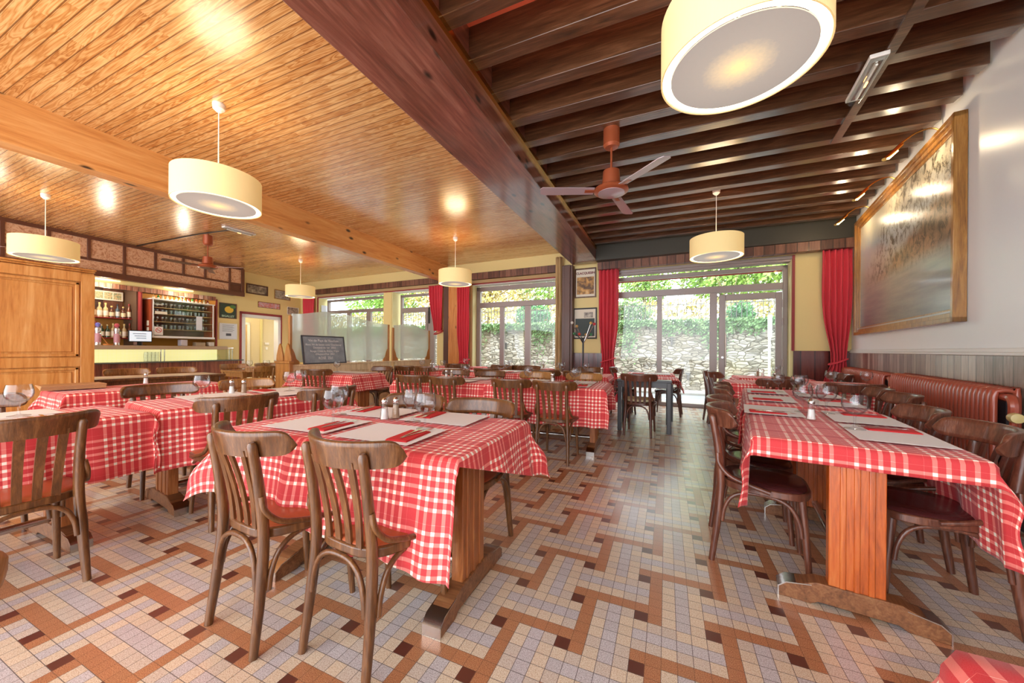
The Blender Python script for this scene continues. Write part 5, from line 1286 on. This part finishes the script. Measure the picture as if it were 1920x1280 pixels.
MB().fbox(LW, ca0, (ca0 + ca1) / 2 + .03, .085, .089, cz0, cz1).build('sliding_door', M['caseglass'], Cb, smooth=0); MB().fbox(LW, (ca0 + ca1) / 2 - .03, ca1, .098, .102, cz0, cz1).build('sliding_door', M['caseglass'], Cb, smooth=0)
gp = MB().lathe([(.026, 0), (.024, .003), (.004, .008), (.004, .045), (.016, .055), (.029, .075), (.027, .115), (.026, .115), (.027, .075), (.014, .057), (0, .052)], 10).build('stemmed_glass', M['glassware']); fg = True
tp = MB().lathe([(0, .002), (.024, 0), (.029, .10), (.0275, .10), (.023, .006), (0, .006)], 10).build('tumbler', M['glassware']); ft_ = True
for zi, z in enumerate((1.614, 1.794, 1.984, 2.134)):
    for i in range(14):
        for row in range(1):
            a = ca0 + .07 + i * .089
            if zi in (0, 2):
                if ft_: o = tp; ft_ = False
                else: o = tp.copy(); COL.objects.link(o)
                kind, nm = 'tumbler', 'small clear tumbler'
            else:
                if fg: o = gp; fg = False
                else: o = gp.copy(); COL.objects.link(o)
                kind, nm = 'stemmed', 'clear stemmed glass'
            o.location = LW(a, z, -.02 - .03 * (i % 2)); tag(o, '%s in the row on the %s shelf of the glass-fronted cabinet' % (nm, ['lowest', 'second lowest', 'second highest', 'top'][zi]), 'glass', 'glasses on the cabinet shelf %d' % (zi + 1))
# small bottles on the cabinet
mini = {}
cols = [(226, 180, 110), (20, 120, 50), (206, 206, 190), (216, 200, 170), (222, 160, 70), (110, 170, 110), (226, 170, 60), (216, 196, 70), (176, 40, 50), (24, 130, 50), (206, 90, 60), (222, 140, 50), (200, 200, 170), (120, 30, 40)]
cn = ['amber', 'green', 'clear', 'cream', 'orange', 'pale green', 'golden', 'yellow', 'red', 'bright green', 'coral', 'dark orange', 'colourless', 'dark red']
for i, c in enumerate(cols):
    o = MB().lathe([(0, 0), (.026, 0), (.026, .06), (.010, .085), (.010, .105), (0, .105)], 10).build('miniature_bottle', flat('mini_' + cn[i].replace(' ', '_'), c, .2, coat=.4)); o.location = LW(-1.02 + .09 * i, cz1 + .025, -.02)
    MB().lathe([(.0265, .015), (.027, .015), (.027, .045), (.0265, .045)], 10).build('label', M['art_cream'], o)
    tag(o, '%s miniature bottle standing on top of the glass-fronted cabinet' % cn[i], 'bottle', 'miniature bottles on the cabinet')
# no smoking sign
ns = MB().fbox(LW, -1.07, -.90, .104, .108, 1.46, 1.66).build('no_smoking_sign', M['white'], smooth=0); tag(ns, 'white no smoking sign on the glass-fronted cabinet', 'sign')
Mx = Matrix.Translation(LW(-.985, 1.575, .109)) @ Matrix.Rotation(RZ_L, 4, 'Z') @ Matrix.Rotation(-pi / 2, 4, 'X') @ Matrix.Rotation(pi, 4, 'X')
Mx = Matrix(((0, LN.x, 0, 0), (0, LN.y, 0, 0), (0, 0, 1, 0), (0, 0, 0, 1)))
def onL(a, z, o_): return Vector(LW(a, z, o_))
mb = MB(); mb.tube([onL(-.985 + .055 * cos(2 * pi * k / 20), 1.575 + .055 * sin(2 * pi * k / 20), .109) for k in range(21)], .006, 6); mb.tube([onL(-1.022, 1.612, .109), onL(-.948, 1.538, .109)], .005, 6); mb.build('red_circle', M['red'], ns)
mb = MB(); mb.tube([onL(-1.02, 1.575, .108), onL(-.95, 1.575, .108)], .004, 6); mb.build('cigarette', M['black'], ns)
for a, z, s_, h in ((-1.115, 1.68, 'upper', .12), (-1.115, 1.54, 'lower', .1)):
    o = MB().fbox(LW, -1.134, -1.131, -.05, .03, z, z + h).build('paper_note', M['art_cream'], smooth=0); tag(o, 'small cream note on the side of the cabinet, %s one' % s_, 'note')
o = MB().fbox(LW, -.20, -.06, .112, .114, 1.62, 1.98).build('paper_notice', M['art_notice'], smooth=0); tag(o, 'pale paper notice taped inside the glass cabinet front', 'notice')
o = MB().fbox(LW, -1.06, -.82, .112, .115, 1.965, 2.03).build('brand_strip', M['art_cream'], smooth=0); tag(o, 'cream strip label across the upper left of the glass cabinet', 'label')
# monitor
Mo = empty('monitor', LW(-1.35, 1.20, .14), RZ_L, 'lit till monitor standing on the bar top', 'monitor')
MB().box(-.21, .21, -.03, 0, .08, .35).build('housing', M['black'], Mo, bevel=.006); MB().box(-.195, .195, -.034, -.03, .10, .33).build('screen', M['screen'], Mo, smooth=0)
MB().box(-.03, .03, .0, .04, 0, .12).build('stand', M['black'], Mo); MB().box(-.09, .09, -.06, .08, 0, .012).build('base', M['black'], Mo)
Mo.rotation_euler = (0, 0, RZ_L - radians(0)); Mo.rotation_euler = (0, 0, atan2(LU.y, LU.x))
mb = MB()
for k in range(3): mb.box(-.14 + .03 * k, .10, -.0355, -.034, .265 - .05 * k, .277 - .05 * k)
mb.build('screen_text', M['ink'], Mo, smooth=0)
# beer taps
tapm = flat('tap_column', (214, 208, 206), .15, .7)
for i, a in enumerate((-2.00, -1.70)):
    t_ = MB().lathe([(0, 0), (.055, 0), (.05, .02), (.048, .30), (.055, .33), (.05, .37), (.02, .40), (0, .40)], 18).build('beer_tap_column', tapm); t_.location = LW(a, 1.20, .05)
    MB().tube([(0, 0, .30), (.10, .01, .30), (.105, .01, .24)], .010, 8).build('spout', M['chrome'], t_)
    MB().lathe([(.0, .40), (.03, .40), (.045, .44), (.03, .48), (0, .49)], 14).build('badge', flat('tap_badge_%d' % i, (120, 116, 196) if i == 0 else (200, 90, 100), .3), t_)
    MB().lathe([(.0495, .06), (.050, .06), (.050, .26), (.0495, .26)], 18).build('coloured_band', flat('tap_band_%d' % i, (206, 150, 160), .4), t_)
    tag(t_, 'chromed beer tap column on the bar top, ' + ['left one', 'right one'][i], 'beer tap')
o = MB().lathe([(0, 0), (.07, 0), (.08, .03), (0, .03)], 16).build('wooden_bowl', M['pinepost']); o.location = LW(-1.86, 1.20, .10)
MB().tube([(0, 0, .02), (-.06, -.09, .20)], .009, 6).build('pestle', M['pinepost'], o); tag(o, 'small wooden bowl with a pestle between the beer taps', 'bowl')
for i, (a, c, h, w_) in enumerate([(-.42, (214, 208, 214), .16, .07), (.22, (228, 220, 206), .11, .06), (-1.3, (150, 120, 110), .09, .05), (-.05, (180, 160, 130), .10, .11)]):
    o = MB().fbox(LW, a - w_, a + w_, -.10, .05, 1.201, 1.20 + h).build('bar_box', flat('bar_box_%d' % i, c, .5), bevel=.01); tag(o, ['white dispenser box', 'cream ornament box', 'small brown box', 'low beige box'][i] + ' standing on the bar top', 'box')

# ================================================================= OUTSIDE
mb = MB(); mb.box(-40, 25, 8.4, 11.9, -.14, -.10); g_ = mb.build('street', M['asphalt'], smooth=0); st(g_)
mb = MB(); mb.box(-40, 25, 8.4, 9.3, -.12, -.03); mb.build('pavement', M['kerb'], g_, smooth=0)
mb = MB(); mb.box(-40, 25, 11.3, 12.2, -.11, -.04); mb.build('verge', M['kerb'], g_, smooth=0)
mb = MB(); mb.box(-40, 25, 10.2, 10.3, -.10, -.097); mb.build('road_line', M['white'], g_, smooth=0)
mb = MB(); mb.box(-40, 25, 12.4, 13.0, -.2, 2.0); sw = mb.build('retaining_wall', M['stone'], smooth=0); tag(sw, 'pale rubble stone retaining wall across the street', 'stone wall')
mb = MB(); mb.box(-40, 25, 12.9, 30, -.2, 1.9); bk = mb.build('bank', M['grass'], smooth=0); st(bk)
fx = empty('iron_fence', (0, 13.0, 1.95), 0, 'iron railing on top of the stone retaining wall', 'fence')
mb = MB(); mb.box(-40, 25, -.012, .012, .10, .125); mb.box(-40, 25, -.012, .012, .72, .745); mb.build('rail', M['iron'], fx)
mb = MB(); x = -40.
while x < 25: mb.box(x - .009, x + .009, -.009, .009, 0, .86); x += .14
b_ = mb.build('balusters', M['iron'], fx, smooth=0); b_['kind'] = 'stuff'
def leaves(name, mat, pts, size, label, cat, kind=None, rnd=random.Random(5), trunk=None):
    mb = MB()
    for p in pts:
        s = size * rnd.uniform(.6, 1.4); n = Vector((rnd.gauss(0, 1), rnd.gauss(0, 1), rnd.gauss(0, 1))).normalized(); u = n.orthogonal().normalized(); v = n.cross(u)
        p = Vector(p); mb.quad(p - u * s, p - v * s * .5, p + u * s, p + v * s * .5)
    o = mb.build(name, mat, smooth=0)
    tag(o, label, cat, kind=kind); return o
rv = random.Random(12)
def vnoise(x): return .5 + .25 * sin(x * 1.3) + .25 * sin(x * 3.1 + 1) + .12 * sin(x * 7.7 + 2)
pts = []
for i in range(17000):
    x = rv.uniform(-15, 5); d = .12 + .42 * vnoise(x) * (rv.random() ** 1.4); pts.append((x, 12.36 - rv.uniform(0, .10) - .12 * rv.random() ** 3, 2.10 - d * rv.uniform(0, 1) * 1.2 + rv.uniform(0, .06)))
for i in range(2600):
    c = rv.choice([-6.9, -4.2, -1.2, 1.3, 3.4, 3.5]); pts.append((c + rv.gauss(0, .20), 12.34 - rv.uniform(0, .08), 2.0 - abs(rv.gauss(0, .45 if c < 3 else 1.1))))
leaves('ivy', M['ivy'], pts, .045, 'ivy hanging over the top of the stone wall', 'ivy', 'stuff')
def blob(c, r, n, seed=0):
    q = random.Random(seed); L = []
    for i in range(n):
        d = Vector((q.gauss(0, 1), q.gauss(0, 1), q.gauss(0, 1))).normalized() * (q.random() ** .4); L.append((c[0] + d.x * r[0], c[1] + d.y * r[1], c[2] + d.z * r[2]))
    return L
def tree(name, mat, c, r, n, size, label, cat, seed, trunk=True):
    root = leaves(name, mat, blob(c, r, n, seed), size, label, cat)
    if trunk:
        q = random.Random(seed); mb = MB(); mb.tube([(c[0], c[1], 1.85), (c[0] + .1, c[1], c[2])], [.10, .05], 7)
        for k in range(16):
            a = q.uniform(0, 6.28); h = q.uniform(.3, 1.); z0 = 1.9 + (c[2] - 1.9) * h
            mb.tube([(c[0], c[1], z0), (c[0] + cos(a) * r[0] * .5, c[1] + sin(a) * .3, z0 + r[2] * .4), (c[0] + cos(a) * r[0] * .9, c[1] + sin(a) * .5, z0 + r[2] * .9)], [.03, .018, .006], 5)
        mb.build('branches', M['twig'], root)
    return root
tree('conifer_shrub', M['shrub'], (-5.0, 13.7, 2.55), (.75, .5, .55), 2600, .06, 'dark green bushy conifer behind the fence, seen through the three-pane window', 'shrub', 1, False)
tree('shrub', M['ivy'], (-1.6, 13.4, 2.45), (1.25, .4, .50), 3600, .05, 'grey-green shrub spilling over the fence behind the left pane of the big window', 'shrub', 2, False)
tree('shrub', M['shrub'], (2.15, 13.3, 2.35), (.42, .3, .42), 1200, .05, 'round ivy bush on the fence behind the glass door', 'shrub', 3, False)
tree('tree', M['hedge'], (2.6, 16.0, 4.6), (2.6, 1.2, 1.6), 9000, .09, 'bright green leafy tree above the glass door', 'tree', 4)
tree('tree', M['hedge'], (-1.0, 17.5, 4.3), (1.3, 1., 1.2), 3200, .08, 'small bright green tree behind the top of the big window', 'tree', 5)
tree('tree', M['autumn'], (-8.5, 16.5, 4.2), (2.6, 1.2, 1.5), 4200, .09, 'pale autumn tree behind the three-pane window', 'tree', 6)
tree('tree', M['hedge'], (-5.6, 17.5, 4.6), (1.8, 1.2, 1.4), 2600, .09, 'pale green tree behind the right end of the three-pane window', 'tree', 7)
tree('tree', M['hedge'], (-15.5, 16.5, 4.2), (3., 1.2, 1.7), 5200, .10, 'yellow-green tree behind the far left window', 'tree', 8)
tree('tree', M['autumn'], (-11.8, 16.5, 4.4), (2.2, 1.2, 1.5), 2600, .09, 'sparse autumn tree behind the french window', 'tree', 9)
pts = [(rv.uniform(-20, 7), rv.uniform(14.2, 15.5), 1.9 + 1.15 * rv.random() ** .8) for i in range(9000)]
leaves('undergrowth', M['autumn'], pts, .08, 'pale dry undergrowth behind the iron railing', 'undergrowth', 'stuff')
mb = MB()
for i in range(90):
    x = rv.uniform(-9, 3); z0 = 2.; y = rv.uniform(14, 16); h = rv.uniform(1.2, 2.6)
    mb.tube([(x, y, z0), (x + rv.uniform(-.3, .3), y, z0 + h * .5), (x + rv.uniform(-.8, .8), y, z0 + h)], [.02, .012, .004], 4)
tag(mb.build('bare_saplings', M['twig']), 'thicket of bare saplings above the stone wall', 'saplings', kind='stuff')
for i, (x, z, l_) in enumerate([(.15, 1.50, 'left of the glass door, high'), (.62, .42, 'left of the glass door, low'), (1.62, 1.50, 'behind the glass door'), (-5.6, 1.35, 'behind the three-pane window'), (-1.05, .45, 'behind the left pane of the big window')]):
    o = MB().box(-.025, .025, -.16, 0, -.16, .06).box(-.07, .07, -.10, -.05, .03, .07).build('iron_bracket', M['iron']); o.location = (x, 12.4, z); tag(o, 'short rusty iron bracket in the stone wall, ' + l_, 'bracket')
sp = MB().tube([(2.55, 11.6, -.05), (2.55, 11.6, 2.0)], .03, 8).build('sign_post', M['metalsign']); MB().box(2.50, 2.60, 11.55, 11.57, 1.55, 2.15).build('sign_plate', M['white'], sp); tag(sp, 'white street sign post beyond the glass door', 'sign post')

# ================================================================= LIGHT, WORLD, CAMERA
wd = bpy.data.worlds.new('world'); SC.world = wd; wd.use_nodes = True
bg = wd.node_tree.nodes['Background']; bg.inputs[0].default_value = (.90, .95, 1., 1); bg.inputs[1].default_value = 4.6
def area(name, loc, rot, sx, sy, W, col):
    l = bpy.data.lights.new(name, 'AREA'); l.shape = 'RECTANGLE'; l.size = sx; l.size_y = sy; l.energy = W; l.color = col
    o = bpy.data.objects.new(name, l); COL.objects.link(o); o.location = loc; o.rotation_euler = rot; return o
sun = bpy.data.lights.new('sun', 'SUN'); sun.energy = 2.6; sun.angle = radians(8); sun.color = (1, .96, .9)
so = bpy.data.objects.new('sun', sun); COL.objects.link(so); so.rotation_euler = (radians(40), 0, radians(-20))

cam = bpy.data.cameras.new('camera'); cam.sensor_width = 36; cam.lens = 669.837 / 1920 * 36; cam.shift_y = (654.639 - 640) / 1920; cam.clip_start = .05; cam.clip_end = 200
co = bpy.data.objects.new('camera', cam); COL.objects.link(co); SC.camera = co
co.matrix_world = Matrix.Translation((0, 0, CAMH)) @ Matrix.Rotation(.407833379, 4, 'Z') @ Matrix.Rotation(pi / 2, 4, 'X') @ Matrix.Rotation(.00683728533, 4, 'Z')
SC.view_settings.view_transform = 'Standard'; SC.view_settings.look = 'None'; SC.view_settings.exposure = .42; SC.view_settings.gamma = 1; SC.view_settings.use_curve_mapping = False
